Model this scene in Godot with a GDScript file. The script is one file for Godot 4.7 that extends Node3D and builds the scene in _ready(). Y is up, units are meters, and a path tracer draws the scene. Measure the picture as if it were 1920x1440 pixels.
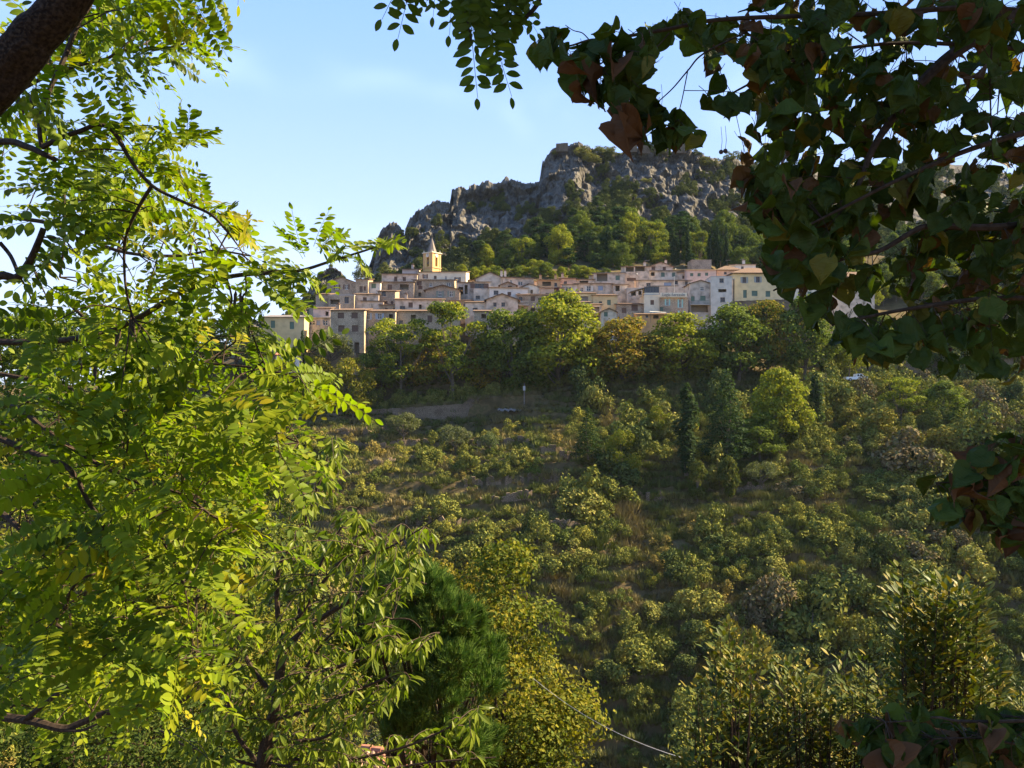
extends Node3D
# A hill village under a limestone cliff, seen across a terraced valley between a locust tree and a linden.
# The camera stands at the origin and looks along -z; F turns a sight line into metres: a thing d metres away.
const F := 1500.0
var rng := RandomNumberGenerator.new()
var used := {}
var M := {}
var n_hill := FastNoiseLite.new()
var n_fine := FastNoiseLite.new()
var n_ridge := FastNoiseLite.new()
var n_cell := FastNoiseLite.new()

func W(px: float, py: float, d: float) -> Vector3:
	return Vector3((px - 960.0) / F * d, (720.0 - py) / F * d, -d)

func seen_at(p: Vector3) -> Vector2:
	return Vector2(960.0 + p.x / maxf(-p.z, 0.01) * F, 720.0 - p.y / maxf(-p.z, 0.01) * F)

func numbered(called: String) -> String:
	var k: int = used.get(called, 0)
	used[called] = k + 1
	return called if k == 0 else "%s_%03d" % [called, k]

func tag(o: Node, label: String, category: String, group := "") -> void:
	o.set_meta("label", label)
	o.set_meta("category", category)
	if group:
		o.set_meta("group", group)

func thing(called: String, label: String, category: String, at := Vector3.ZERO, group := "") -> Node3D:
	var o := Node3D.new()
	o.name = numbered(called)
	add_child(o)
	o.position = at
	tag(o, label, category, group)
	return o

func part(parent: Node, called: String, mesh: Mesh, m: Material, xf := Transform3D()) -> MeshInstance3D:
	var o := MeshInstance3D.new()
	o.name = called if parent != self else numbered(called)
	o.mesh = mesh
	o.material_override = m
	o.transform = xf
	parent.add_child(o, true)
	return o

func lin(r: float, g: float, b: float) -> Color:
	return Color(r, g, b)

func mat(c: Color, rough := 0.9, tinted := false) -> StandardMaterial3D:
	var m := StandardMaterial3D.new()
	m.albedo_color = c.linear_to_srgb()
	m.roughness = rough
	m.vertex_color_use_as_albedo = tinted
	m.cull_mode = BaseMaterial3D.CULL_DISABLED
	return m

func leafy(c: Color, rough: float, back: Color, gloss := 0.12) -> StandardMaterial3D:
	var m := mat(c, rough, true)
	m.metallic_specular = gloss
	m.backlight_enabled = true
	m.backlight = back
	return m

func noise_tex(sd: int, freq: float, ramp: Array, size := 512, kind := FastNoiseLite.TYPE_SIMPLEX_SMOOTH, oct := 5) -> NoiseTexture2D:
	var n := FastNoiseLite.new()
	n.seed = sd
	n.noise_type = kind
	n.frequency = freq
	n.fractal_octaves = oct
	if kind == FastNoiseLite.TYPE_CELLULAR:
		n.cellular_return_type = FastNoiseLite.RETURN_DISTANCE2_SUB
		n.fractal_type = FastNoiseLite.FRACTAL_NONE
	var t := NoiseTexture2D.new()
	t.width = size
	t.height = size
	t.seamless = true
	t.noise = n
	var g := Gradient.new()
	var offs := PackedFloat32Array()
	var cols := PackedColorArray()
	for r in ramp:
		offs.append(r[0])
		cols.append((r[1] as Color).linear_to_srgb())
	g.offsets = offs
	g.colors = cols
	t.color_ramp = g
	return t

func textured(t: Texture2D, metres: float, rough := 0.92, bump := 0.0) -> StandardMaterial3D:
	var m := StandardMaterial3D.new()
	m.albedo_texture = t
	m.metallic_specular = 0.2
	m.roughness = rough
	m.uv1_triplanar = true
	m.uv1_world_triplanar = true
	m.uv1_scale = Vector3.ONE / metres
	m.cull_mode = BaseMaterial3D.CULL_DISABLED
	if bump > 0.0:
		m.heightmap_enabled = true
		m.heightmap_texture = t
		m.heightmap_scale = bump
	return m

# collects faces, then makes one mesh of them
class Shape:
	var v := PackedVector3Array()
	var c := PackedColorArray()
	var ix := PackedInt32Array()
	var col := Color.WHITE
	func tri(a: Vector3, b: Vector3, d: Vector3) -> void:
		var n := v.size()
		v.append(a); v.append(b); v.append(d)
		c.append(col); c.append(col); c.append(col)
		ix.append(n); ix.append(n + 1); ix.append(n + 2)
	func quad(a: Vector3, b: Vector3, d: Vector3, e: Vector3) -> void:
		var n := v.size()
		v.append(a); v.append(b); v.append(d); v.append(e)
		c.append(col); c.append(col); c.append(col); c.append(col)
		ix.append(n); ix.append(n + 1); ix.append(n + 2)
		ix.append(n); ix.append(n + 2); ix.append(n + 3)
	func box(lo: Vector3, hi: Vector3) -> void:
		slab([Vector3(lo.x, lo.y, lo.z), Vector3(hi.x, lo.y, lo.z), Vector3(hi.x, lo.y, hi.z), Vector3(lo.x, lo.y, hi.z)], Vector3(0, hi.y - lo.y, 0))
	func slab(q: Array, up: Vector3) -> void:
		quad(q[0], q[1], q[2], q[3])
		quad(q[3] + up, q[2] + up, q[1] + up, q[0] + up)
		for k in 4:
			var a: Vector3 = q[k]
			var b: Vector3 = q[(k + 1) % 4]
			quad(b, a, a + up, b + up)
	func tube(p: PackedVector3Array, r0: float, r1: float, sides: int, wob: FastNoiseLite = null, amp := 0.0) -> void:
		var n := p.size()
		var start := v.size()
		var ref := Vector3(0.31, 0.13, 0.94)
		for i in n:
			var t := (p[mini(i + 1, n - 1)] - p[maxi(i - 1, 0)]).normalized()
			var a := t.cross(ref).normalized()
			if a.length() < 0.5:
				a = t.cross(Vector3.RIGHT).normalized()
			var b := t.cross(a)
			var r := lerpf(r0, r1, float(i) / maxf(n - 1, 1))
			for k in sides:
				var w := TAU * k / sides
				var o := (a * cos(w) + b * sin(w)) * r
				if wob:
					o *= 1.0 + amp * wob.get_noise_3dv((p[i] * 0.35 + o * 1.2) * 60.0)
				v.append(p[i] + o)
				c.append(col)
		for i in n - 1:
			for k in sides:
				var k2 := (k + 1) % sides
				var q := start + i * sides
				ix.append(q + k); ix.append(q + k2); ix.append(q + sides + k)
				ix.append(q + k2); ix.append(q + sides + k2); ix.append(q + sides + k)
		var e := start + (n - 1) * sides
		for k in range(1, sides - 1):
			ix.append(e); ix.append(e + k); ix.append(e + k + 1)
			ix.append(start); ix.append(start + k + 1); ix.append(start + k)
	func made() -> ArrayMesh:
		var a := []
		a.resize(Mesh.ARRAY_MAX)
		a[Mesh.ARRAY_VERTEX] = v
		a[Mesh.ARRAY_COLOR] = c
		a[Mesh.ARRAY_INDEX] = ix
		var m := ArrayMesh.new()
		m.add_surface_from_arrays(Mesh.PRIMITIVE_TRIANGLES, a)
		return m

func rdir() -> Vector3:
	var z := rng.randf_range(-1.0, 1.0)
	var w := rng.randf() * TAU
	var r := sqrt(1.0 - z * z)
	return Vector3(r * cos(w), z, r * sin(w))

func smooth_path(pts: Array, per := 5) -> PackedVector3Array:
	var out := PackedVector3Array()
	var n := pts.size()
	for i in n - 1:
		var a: Vector3 = pts[maxi(i - 1, 0)]
		var b: Vector3 = pts[i]
		var d: Vector3 = pts[i + 1]
		var e: Vector3 = pts[mini(i + 2, n - 1)]
		for k in per:
			out.append(b.cubic_interpolate(d, a, e, float(k) / per))
	out.append(pts[n - 1])
	return out

func table(t: Array, x: float) -> float:
	if x <= t[0][0]:
		return t[0][1]
	for i in t.size() - 1:
		if x < t[i + 1][0]:
			return lerpf(t[i][1], t[i + 1][1], (x - t[i][0]) / (t[i + 1][0] - t[i][0]))
	return t[-1][1]


func _ready() -> void:
	var cam := Camera3D.new()
	cam.name = "camera"
	cam.fov = rad_to_deg(2.0 * atan(720.0 / F))
	cam.near = 0.05
	cam.far = 4000.0
	add_child(cam)
	var sun := DirectionalLight3D.new()
	sun.name = "sun"
	sun.light_energy = 1.6
	sun.light_angular_distance = 0.5
	sun.light_color = Color(1.0, 0.92, 0.76)
	sun.shadow_enabled = true
	add_child(sun)
	sun.look_at_from_position(SUNWARD * 10.0, Vector3.ZERO)
	var sky := ProceduralSkyMaterial.new()
	sky.sky_top_color = Color(0.33, 0.52, 0.79)
	sky.sky_horizon_color = Color(0.735, 0.785, 0.86)
	sky.sky_curve = 0.22
	sky.ground_horizon_color = Color(0.6, 0.62, 0.6)
	sky.ground_bottom_color = Color(0.3, 0.3, 0.25)
	sky.sun_angle_max = 60.0
	sky.sun_curve = 0.25
	sky.sky_cover = wisps()
	sky.sky_cover_modulate = Color(1, 1, 1, 0.1)
	var env := Environment.new()
	env.background_mode = Environment.BG_SKY
	env.sky = Sky.new()
	env.sky.sky_material = sky
	env.tonemap_mode = Environment.TONE_MAPPER_LINEAR
	env.tonemap_exposure = 4.0
	env.background_energy_multiplier = 0.56
	env.sdfgi_enabled = true
	env.ssao_enabled = true
	env.ssil_enabled = true
	env.fog_enabled = true
	env.fog_density = 0.00004
	env.fog_light_color = Color(0.82, 0.9, 1.0)
	var world := WorldEnvironment.new()
	world.name = "world"
	world.environment = env
	add_child(world)
	build_materials()
	build_land()
	build_cliff()
	build_village()
	build_furniture()
	build_mid_trees()
	build_hill_plants()
	build_forest()
	build_locust()
	build_linden()
	build_peach()
	build_laurels()
	build_near_crowns()

# thin cirrus, much the same all round the sky
func wisps() -> ImageTexture:
	var n := FastNoiseLite.new()
	n.seed = 3
	n.frequency = 0.9
	n.fractal_octaves = 4
	var im := Image.create(512, 256, false, Image.FORMAT_RGBA8)
	for y in 256:
		for x in 512:
			var u := TAU * x / 512.0
			var v := PI * (y + 0.5) / 256.0
			var p := Vector3(cos(u) * sin(v), cos(v) * 3.0, sin(u) * sin(v)) * 2.2
			var a := clampf(n.get_noise_3dv(p + Vector3(0, 0, 1) * n.get_noise_3dv(p * 0.7) * 1.5) * 1.6 - 0.05, 0.0, 1.0)
			im.set_pixel(x, y, Color(1, 1, 1, a))
	return ImageTexture.create_from_image(im)

# ---------------------------------------------------------------- the land
const WALLTOP := [[600, 778], [700, 769], [800, 763], [868, 758], [880, 749], [930, 744], [985, 739], [1060, 736]]
const PROFILE := [[-12, -1.2], [0, -1.7], [2.5, -1.9], [6, -3.9], [15, -9.2], [30, -18.5], [60, -36], [80, -46.5], [90, -47.5], [96, -45.4], [112, -35.8], [130, -24.3], [152, -13.2], [175, -4.7], [185, 0.0], [190, 1.2], [194, 4.2], [200, 8.5], [210, 13.5], [222, 20.5], [235, 27], [250, 33.5], [270, 41], [290, 50], [320, 62], [420, 60], [520, 20]]

func ground(x: float, d: float) -> float:
	var y := table(PROFILE, d)
	var far := smoothstep(85.0, 100.0, d) * (1.0 - smoothstep(182.0, 190.0, d))
	y += n_hill.get_noise_2d(x, d) * 3.0 * smoothstep(70.0, 110.0, d) * (1.0 - 0.7 * smoothstep(170.0, 190.0, d))
	if d > 180.0:
		y -= smoothstep(-44.0, -110.0, x) * (d - 180.0) * 0.5
		y += smoothstep(70.0, 160.0, x) * (d - 180.0) * 0.08 - smoothstep(55.0, 80.0, x) * 9.0 * smoothstep(184.0, 200.0, d)
	var road := 0.0
	if d > 140.0 and d < 200.0:
		# left of the cypress the slope drops below the road wall, and the road lies level behind it
		y -= smoothstep(14.0, -20.0, x) * 5.2 * smoothstep(142.0, 172.0, d) * (1.0 - smoothstep(186.0, 196.0, d))
		road = smoothstep(180.9, 181.2, d) * (1.0 - smoothstep(186.0, 189.0, d)) * smoothstep(14.0, 4.0, x)
	if far > 0.0:
		var s := 2.1
		var w := n_hill.get_noise_2d(x * 0.6 + 400.0, d * 1.5) * 1.6
		var k := y / s + w
		var f := k - floorf(k)
		var stepped := (floorf(k) + smoothstep(0.72, 0.98, f) + 0.12 * f - w) * s
		var much := clampf(0.7 + n_hill.get_noise_2d(x * 2.0 - 900.0, d * 2.0) * 0.9 + 0.3 * smoothstep(20.0, -10.0, x), 0.0, 1.0)
		y = lerpf(y, stepped, far * much)
	if road > 0.0:
		y = lerpf(y, (720.0 - table(WALLTOP, 960.0 + x / d * F)) / F * 181.0 - 0.15, road)
	if d > 228.0:
		# behind the houses the land only climbs to the foot of the rock
		var px := 960.0 + x / d * F
		y = minf(y, lerpf(y, (735.0 - table(FOOT, px)) / F * d, smoothstep(228.0, 250.0, d)))
	return y + n_fine.get_noise_2d(x * 2.0, d * 2.0) * 0.25 * smoothstep(2.0, 30.0, d)

func land(px: float, py: float) -> Vector3:
	var d := 92.0
	while d < 330.0:
		var p := W(px, py, d)
		if p.y <= ground(p.x, d):
			return Vector3(p.x, ground(p.x, d), -d)
		d += 0.4
	return W(px, py, 190.0)

func stand(x: float, d: float) -> Vector3:
	return Vector3(x, ground(x, d), -d)

func build_land() -> void:
	var rows := []
	var d := -10.0
	while d < 92.0:
		rows.append(d); d += 2.0 if d > 8.0 else 1.0
	while d < 192.0:
		rows.append(d); d += 0.42
	while d < 330.0:
		rows.append(d); d += 2.5
	while d < 520.0:
		rows.append(d); d += 20.0
	var nc := 400
	var v := PackedVector3Array()
	v.resize(rows.size() * nc)
	var ix := PackedInt32Array()
	for i in rows.size():
		d = rows[i]
		for k in nc:
			var u := (float(k) / (nc - 1) * 2.0 - 1.0) * 1.15
			var x := u * (maxf(d, 0.0) + 14.0)
			v[i * nc + k] = Vector3(x, ground(x, d), -d)
			if i > 0 and k > 0:
				var q := i * nc + k
				ix.append(q); ix.append(q - nc); ix.append(q - 1)
				ix.append(q - 1); ix.append(q - nc); ix.append(q - nc - 1)
	var a := []
	a.resize(Mesh.ARRAY_MAX)
	a[Mesh.ARRAY_VERTEX] = v
	a[Mesh.ARRAY_INDEX] = ix
	var m := ArrayMesh.new()
	m.add_surface_from_arrays(Mesh.PRIMITIVE_TRIANGLES, a)
	part(self, "ground", m, M.soil).set_meta("kind", "structure")

const RIDGE := [[200, 640], [440, 606], [520, 590], [535, 581], [560, 560], [575, 537], [590, 515], [605, 503], [618, 498], [632, 505], [640, 520], [648, 545], [672, 545], [686, 505], [695, 480], [703, 442], [715, 425], [735, 411], [747, 420], [754, 438], [763, 415], [780, 390], [800, 380], [818, 372], [840, 376], [845, 352], [868, 347], [872, 352], [885, 341], [900, 342], [912, 333], [935, 342], [950, 328], [960, 337], [985, 340], [1012, 338], [1018, 302], [1030, 282], [1040, 270], [1062, 270], [1075, 266], [1085, 262], [1096, 270], [1110, 272], [1125, 284], [1145, 280], [1165, 281], [1180, 274], [1200, 276], [1260, 277], [1290, 276], [1305, 284], [1330, 291], [1350, 297], [1370, 292], [1400, 302], [1440, 313], [1480, 322], [1540, 318], [1600, 327], [1700, 300], [1800, 310], [1920, 330], [2300, 380], [2700, 480]]
const FOOT := [[200, 700], [640, 600], [700, 575], [780, 560], [900, 545], [1000, 500], [1100, 460], [1200, 450], [1400, 470], [1700, 500], [2300, 590], [2700, 640]]

func cliff_point(px: float, s: float) -> Vector3:
	var top := table(RIDGE, px + n_fine.get_noise_2d(px * 0.9, 7.0) * 4.0)
	top += n_fine.get_noise_1d(px * 5.0 + 900.0) * 5.0
	var py := lerpf(table(FOOT, px), top, s)
	var d := lerpf(284.0, 345.0, pow(s, 1.15))
	if px < 690.0:
		d -= 34.0 * smoothstep(690.0, 640.0, px)
	d += smoothstep(1280.0, 1700.0, px) * (30.0 + 60.0 * s)
	var p := W(px, py, d)
	var q := Vector3(p.x, p.y * 0.45, p.z * 0.6)
	var rough := 1.0 - 0.75 * smoothstep(1330.0, 1480.0, px)
	var a := 1.0 - absf(n_ridge.get_noise_3dv(q * 0.55))
	var b := 1.0 - absf(n_ridge.get_noise_3dv(q * 1.7 + Vector3(90, 0, 0)))
	var g := n_cell.get_noise_3dv(Vector3(p.x, p.y * 0.6, p.z * 0.4))
	var g2 := n_cell.get_noise_3dv(Vector3(p.x, p.y * 0.7, p.z * 0.4) * 2.6)
	var edge := smoothstep(1.0, 0.9, s)
	var g3 := n_cell.get_noise_3dv(Vector3(p.x, p.y * 0.5, p.z * 0.4) * 5.5)
	var out := (pow(a, 3.0) * 9.0 + b * b * 3.0 + g * 5.0 + g2 * 2.4 + g3 * 1.0 - 9.0) * rough
	p.z += out * (0.35 + 0.65 * edge)
	p.y += (g2 * 0.8 + b * 0.5) * rough * edge
	p.x += (n_ridge.get_noise_3dv(q * 2.3) * 1.4) * rough * edge
	return p

func build_cliff() -> void:
	var nc := 660
	var nr := 120
	var v := PackedVector3Array()
	v.resize(nc * (nr + 3))
	var ix := PackedInt32Array()
	for k in nc:
		var px: float
		if k < 480:
			px = 420.0 + k * 2.1
		else:
			px = 420.0 + 480 * 2.1 + (k - 480) * 7.0
		var top := Vector3.ZERO
		for i in nr + 3:
			var p: Vector3
			if i < nr:
				p = cliff_point(px, float(i) / (nr - 1))
				top = p
			else:
				p = top + Vector3(0, [-1.5, -12.0, -110.0][i - nr], [-9.0, -40.0, -120.0][i - nr])
			v[i * nc + k] = p
			if i > 0 and k > 0:
				var q := i * nc + k
				ix.append(q); ix.append(q - nc); ix.append(q - 1)
				ix.append(q - 1); ix.append(q - nc); ix.append(q - nc - 1)
	var a := []
	a.resize(Mesh.ARRAY_MAX)
	a[Mesh.ARRAY_VERTEX] = v
	a[Mesh.ARRAY_INDEX] = ix
	var m := ArrayMesh.new()
	m.add_surface_from_arrays(Mesh.PRIMITIVE_TRIANGLES, a)
	part(self, "mountain", m, M.rock).set_meta("kind", "structure")

# ---------------------------------------------------------------- crowns and trees
# a crown: blobs [centre, radius, squash]; leaf-shaped faces are spread over the skin of each
func leaf_cloud(sd: int, blobs: Array, n: int, ll: float, lw: float, pal: Array, up := 0.3, loose := 0.8) -> ArrayMesh:
	rng.seed = sd
	var cum := PackedFloat32Array()
	var total := 0.0
	for b in blobs:
		total += b[1] * b[1]
		cum.append(total)
	var v := PackedVector3Array()
	v.resize(n * 4)
	var c := PackedColorArray()
	c.resize(n * 4)
	var ix := PackedInt32Array()
	ix.resize(n * 6)
	for i in n:
		var k := mini(cum.bsearch(rng.randf() * total), blobs.size() - 1)
		var b: Array = blobs[k]
		var dir := rdir()
		if dir.y < -0.1 and rng.randf() < 0.55:
			dir.y = -dir.y
		var r: float = b[1]
		var ce: Vector3 = b[0]
		var p := ce + Vector3(dir.x, dir.y * (b[2] as float), dir.z) * r * (0.68 + 0.36 * rng.randf() + (0.4 * rng.randf() if rng.randf() < 0.13 else 0.0))
		var nrm := (dir + rdir() * loose + Vector3(0, up, 0)).normalized()
		var t := nrm.cross(rdir()).normalized()
		var bt := nrm.cross(t)
		var s := 0.6 + 0.8 * rng.randf()
		var hl := ll * 0.5 * s
		var hw := lw * 0.5 * s
		var q := i * 4
		v[q] = p - t * hl
		v[q + 1] = p + bt * hw + nrm * hw * 0.3
		v[q + 2] = p + t * hl
		v[q + 3] = p - bt * hw + nrm * hw * 0.3
		var co: Color = pal[(k * 7 + (rng.randi() % 3)) % pal.size()] * (0.7 + 0.6 * rng.randf())
		c[q] = co; c[q + 1] = co; c[q + 2] = co; c[q + 3] = co
		var e := i * 6
		ix[e] = q; ix[e + 1] = q + 1; ix[e + 2] = q + 2
		ix[e + 3] = q; ix[e + 4] = q + 2; ix[e + 5] = q + 3
	var a := []
	a.resize(Mesh.ARRAY_MAX)
	a[Mesh.ARRAY_VERTEX] = v
	a[Mesh.ARRAY_COLOR] = c
	a[Mesh.ARRAY_INDEX] = ix
	var m := ArrayMesh.new()
	m.add_surface_from_arrays(Mesh.PRIMITIVE_TRIANGLES, a)
	return m

func trunk_mesh(sd: int, h: float, r: float, blobs: Array, limbs: int, from := 0.4) -> ArrayMesh:
	rng.seed = sd + 77
	var s := Shape.new()
	var lean := Vector3(rng.randf_range(-0.05, 0.05), 0, rng.randf_range(-0.05, 0.05)) * h
	s.tube(smooth_path([Vector3(0, -0.6, 0), Vector3(0, h * 0.3, 0) + lean * 0.3, Vector3(0, h * 0.62, 0) + lean, Vector3(0, h * 0.9, 0) + lean * 0.6], 4), r, r * 0.3, 7)
	for k in limbs:
		var b: Array = blobs[(k * 5 + 2) % blobs.size()]
		var e: Vector3 = b[0]
		var st := Vector3(0, h * (from + 0.35 * rng.randf()), 0) + lean * 0.6
		if st.y > e.y:
			st.y = maxf(e.y - 0.6, h * 0.15)
		s.tube(smooth_path([st, st.lerp(e, 0.5) + Vector3(0, -0.05 * h, 0), e], 3), r * 0.42, r * 0.12, 5)
	return s.made()

const GREEN := [Color(0.115, 0.145, 0.024), Color(0.145, 0.17, 0.026), Color(0.09, 0.12, 0.024)]
const YELLOWGREEN := [Color(0.27, 0.26, 0.022), Color(0.215, 0.225, 0.024), Color(0.15, 0.175, 0.024)]
const RUSSET := [Color(0.24, 0.175, 0.024), Color(0.17, 0.155, 0.022), Color(0.27, 0.17, 0.03), Color(0.12, 0.135, 0.022)]
const DARK := [Color(0.04, 0.065, 0.022), Color(0.05, 0.075, 0.025), Color(0.032, 0.055, 0.02)]
const OLIVE := [Color(0.115, 0.125, 0.06), Color(0.1, 0.11, 0.05), Color(0.14, 0.145, 0.075)]
const SCRUB := [Color(0.155, 0.158, 0.034), Color(0.185, 0.178, 0.036), Color(0.105, 0.122, 0.03)]
const DRY := [Color(0.16, 0.12, 0.06), Color(0.13, 0.1, 0.05), Color(0.12, 0.11, 0.045)]

var kinds := {}

# [crown, trunk] of a kind, made once for each variant; every kind is 1 unit = 1 metre at its usual size
func kind_of(kind: String, variant: int) -> Array:
	var key := "%s%d" % [kind, variant]
	if kinds.has(key):
		return kinds[key]
	var sd := hash(key) % 100000
	rng.seed = sd
	var bl := []
	var got: Array
	match kind:
		"broad", "russet", "lime":
			for k in 46:
				var d := rdir()
				d.y = absf(d.y) * 1.3 - 0.5
				d = d.normalized()
				var rr := rng.randf_range(0.45, 0.86)
				bl.append([Vector3(d.x * 6.4, 7.6 + d.y * 7.0, d.z * 6.4) * Vector3(rr, 1, rr) + Vector3(0, (1 - rr) * 1.2, 0), rng.randf_range(1.2, 2.2), 0.8])
			got = [leaf_cloud(sd, bl, 9000, 0.5, 0.36, GREEN if kind == "broad" else YELLOWGREEN if kind == "lime" else RUSSET), trunk_mesh(sd, 11.0, 0.35, bl, 9, 0.2)]
		"open":
			for k in 40:
				var d := rdir()
				var h := 3.0 + 10.5 * pow(rng.randf(), 0.8)
				var w := 5.4 * sqrt(maxf(0.05, 1.0 - pow((h - 7.5) / 7.8, 2.0))) * rng.randf_range(0.55, 1.0)
				bl.append([Vector3(d.x * w, h, d.z * w), rng.randf_range(1.0, 1.9), 0.5])
			got = [leaf_cloud(sd, bl, 5200, 0.46, 0.3, GREEN + YELLOWGREEN), trunk_mesh(sd, 12.0, 0.28, bl, 16, 0.15)]
		"pine":
			for k in 30:
				var h := rng.randf_range(0.32, 1.0)
				var w := (1.0 - pow(h, 2.2) * 0.8) * 3.4 * rng.randf_range(0.3, 1.0)
				var t := rng.randf() * TAU
				bl.append([Vector3(cos(t) * w, h * 12.5, sin(t) * w), rng.randf_range(0.8, 1.5), 0.42])
			got = [leaf_cloud(sd, bl, 4200, 0.5, 0.2, DARK + [Color(0.075, 0.1, 0.03)], 0.5), trunk_mesh(sd, 12.5, 0.22, bl, 12, 0.2)]
		"cypress":
			for k in 34:
				var h := (k + 0.5) / 34.0
				var w := 0.95 * pow(sin(PI * clampf(h * 0.86 + 0.12, 0, 1)), 0.6)
				var t := rng.randf() * TAU
				bl.append([Vector3(cos(t) * w * 0.35, h * 12.6, sin(t) * w * 0.35), w * rng.randf_range(0.62, 0.95), 1.5])
			got = [leaf_cloud(sd, bl, 3400, 0.42, 0.17, DARK, 0.6, 0.6), trunk_mesh(sd, 9.0, 0.2, bl, 0)]
		"spruce":
			for k in 60:
				var h := (k + 0.5) / 60.0
				var w := (1.0 - h) * 3.6 + 0.2
				var t := k * 2.39996
				bl.append([Vector3(cos(t) * w * 0.7, 1.0 + h * 13.0 - w * 0.12, sin(t) * w * 0.7), 0.45 + w * 0.3, 0.4])
			got = [leaf_cloud(sd, bl, 5000, 0.45, 0.2, DARK, 0.5), trunk_mesh(sd, 12.5, 0.2, bl, 8, 0.1)]
		"olive":
			for k in 22:
				var d := rdir()
				d.y = absf(d.y)
				bl.append([Vector3(d.x * 2.3, 2.1 + d.y * 2.0, d.z * 2.3) * rng.randf_range(0.75, 1.0), rng.randf_range(0.6, 1.1), 0.8])
			got = [leaf_cloud(sd, bl, 3000, 0.34, 0.12, OLIVE, 0.3, 1.2), trunk_mesh(sd, 3.2, 0.16, bl, 12, 0.15)]
		"clipped":
			for k in 34:
				var d := rdir()
				d.y = d.y * 0.5 + 0.5
				bl.append([Vector3(d.x * 1.25, 1.1 + d.y * 3.6, d.z * 1.25) * Vector3(1.0 - 0.3 * d.y, 1, 1.0 - 0.3 * d.y), rng.randf_range(0.5, 0.75), 0.8])
			got = [leaf_cloud(sd, bl, 3800, 0.26, 0.17, [Color(0.085, 0.095, 0.022), Color(0.115, 0.11, 0.025), Color(0.06, 0.08, 0.02)]), trunk_mesh(sd, 3.0, 0.15, bl, 6)]
		"ball":
			for k in 36:
				var d := rdir()
				bl.append([Vector3(d.x * 3.4, 4.6 + d.y * 4.0, d.z * 3.4), rng.randf_range(1.1, 1.7), 0.85])
			got = [leaf_cloud(sd, bl, 6500, 0.36, 0.25, [Color(0.2, 0.18, 0.022), Color(0.23, 0.19, 0.026), Color(0.14, 0.15, 0.02)]), trunk_mesh(sd, 6.0, 0.22, bl, 8)]
		_:
			# shrubs: a low dome of clumps, many stems
			var tall: float = {"shrub": 1.0, "dark_shrub": 1.15, "pale_shrub": 0.95, "dry_shrub": 0.8, "gold_shrub": 0.9}.get(kind, 1.0)
			var pal: Array = {"shrub": SCRUB, "dark_shrub": [Color(0.075, 0.092, 0.027), Color(0.095, 0.108, 0.03), Color(0.055, 0.072, 0.024)], "pale_shrub": [Color(0.21, 0.2, 0.045), Color(0.17, 0.175, 0.04), Color(0.23, 0.2, 0.05)], "dry_shrub": DRY, "gold_shrub": [Color(0.19, 0.165, 0.03), Color(0.15, 0.145, 0.028), Color(0.21, 0.165, 0.035)]}[kind]
			var wide := Vector2(rng.randf_range(0.9, 1.35), rng.randf_range(0.85, 1.2))
			for k in 16:
				var d := rdir()
				d.y = absf(d.y)
				var rr := rng.randf_range(0.35, 1.15)
				bl.append([Vector3(d.x * 1.5 * wide.x * rr, 0.45 + d.y * 1.7 * tall * pow(rr, 1.4), d.z * 1.5 * wide.y * rr), rng.randf_range(0.3, 0.85), rng.randf_range(0.7, 1.2)])
			got = [leaf_cloud(sd, bl, 2100, 0.25, 0.14, pal, 0.35, 1.0), trunk_mesh(sd, 1.6, 0.07, bl, 7, 0.05)]
	kinds[key] = got
	return got

# plants one tree or shrub: size is relative to the kind's usual size
func plant(called: String, label: String, category: String, kind: String, variant: int, at: Vector3, size: Vector3, turn: float, group := "", tint := "leaf") -> Node3D:
	var parts := kind_of(kind, variant)
	var t := thing(called, label, category, at, group)
	t.rotation.y = turn
	t.scale = size
	part(t, "crown", parts[0], M.scrub if category == "shrub" and tint == "leaf" else M[tint])
	part(t, "trunk" if category != "shrub" else "stem", parts[1], M.bark)
	return t

# stands a tree so that it fills the sight lines px +- half, from foot to top, d metres away
func tree_at(label: String, called: String, kind: String, variant: int, px: float, top: float, foot: float, half: float, d: float, usual_h: float, usual_r: float, group := "", tint := "leaf", category := "tree") -> Node3D:
	if d == 0.0:
		d = -land(px, foot).z - (4.0 if kind == "cypress" or kind == "spruce" else 0.0)
	var at := W(px, foot, d)
	var h := (foot - top) / F * d / usual_h
	var w := half / F * d / usual_r
	return plant(called, label, category, kind, variant, at, Vector3(w, h, w), px * 0.7, group, tint)

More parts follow.
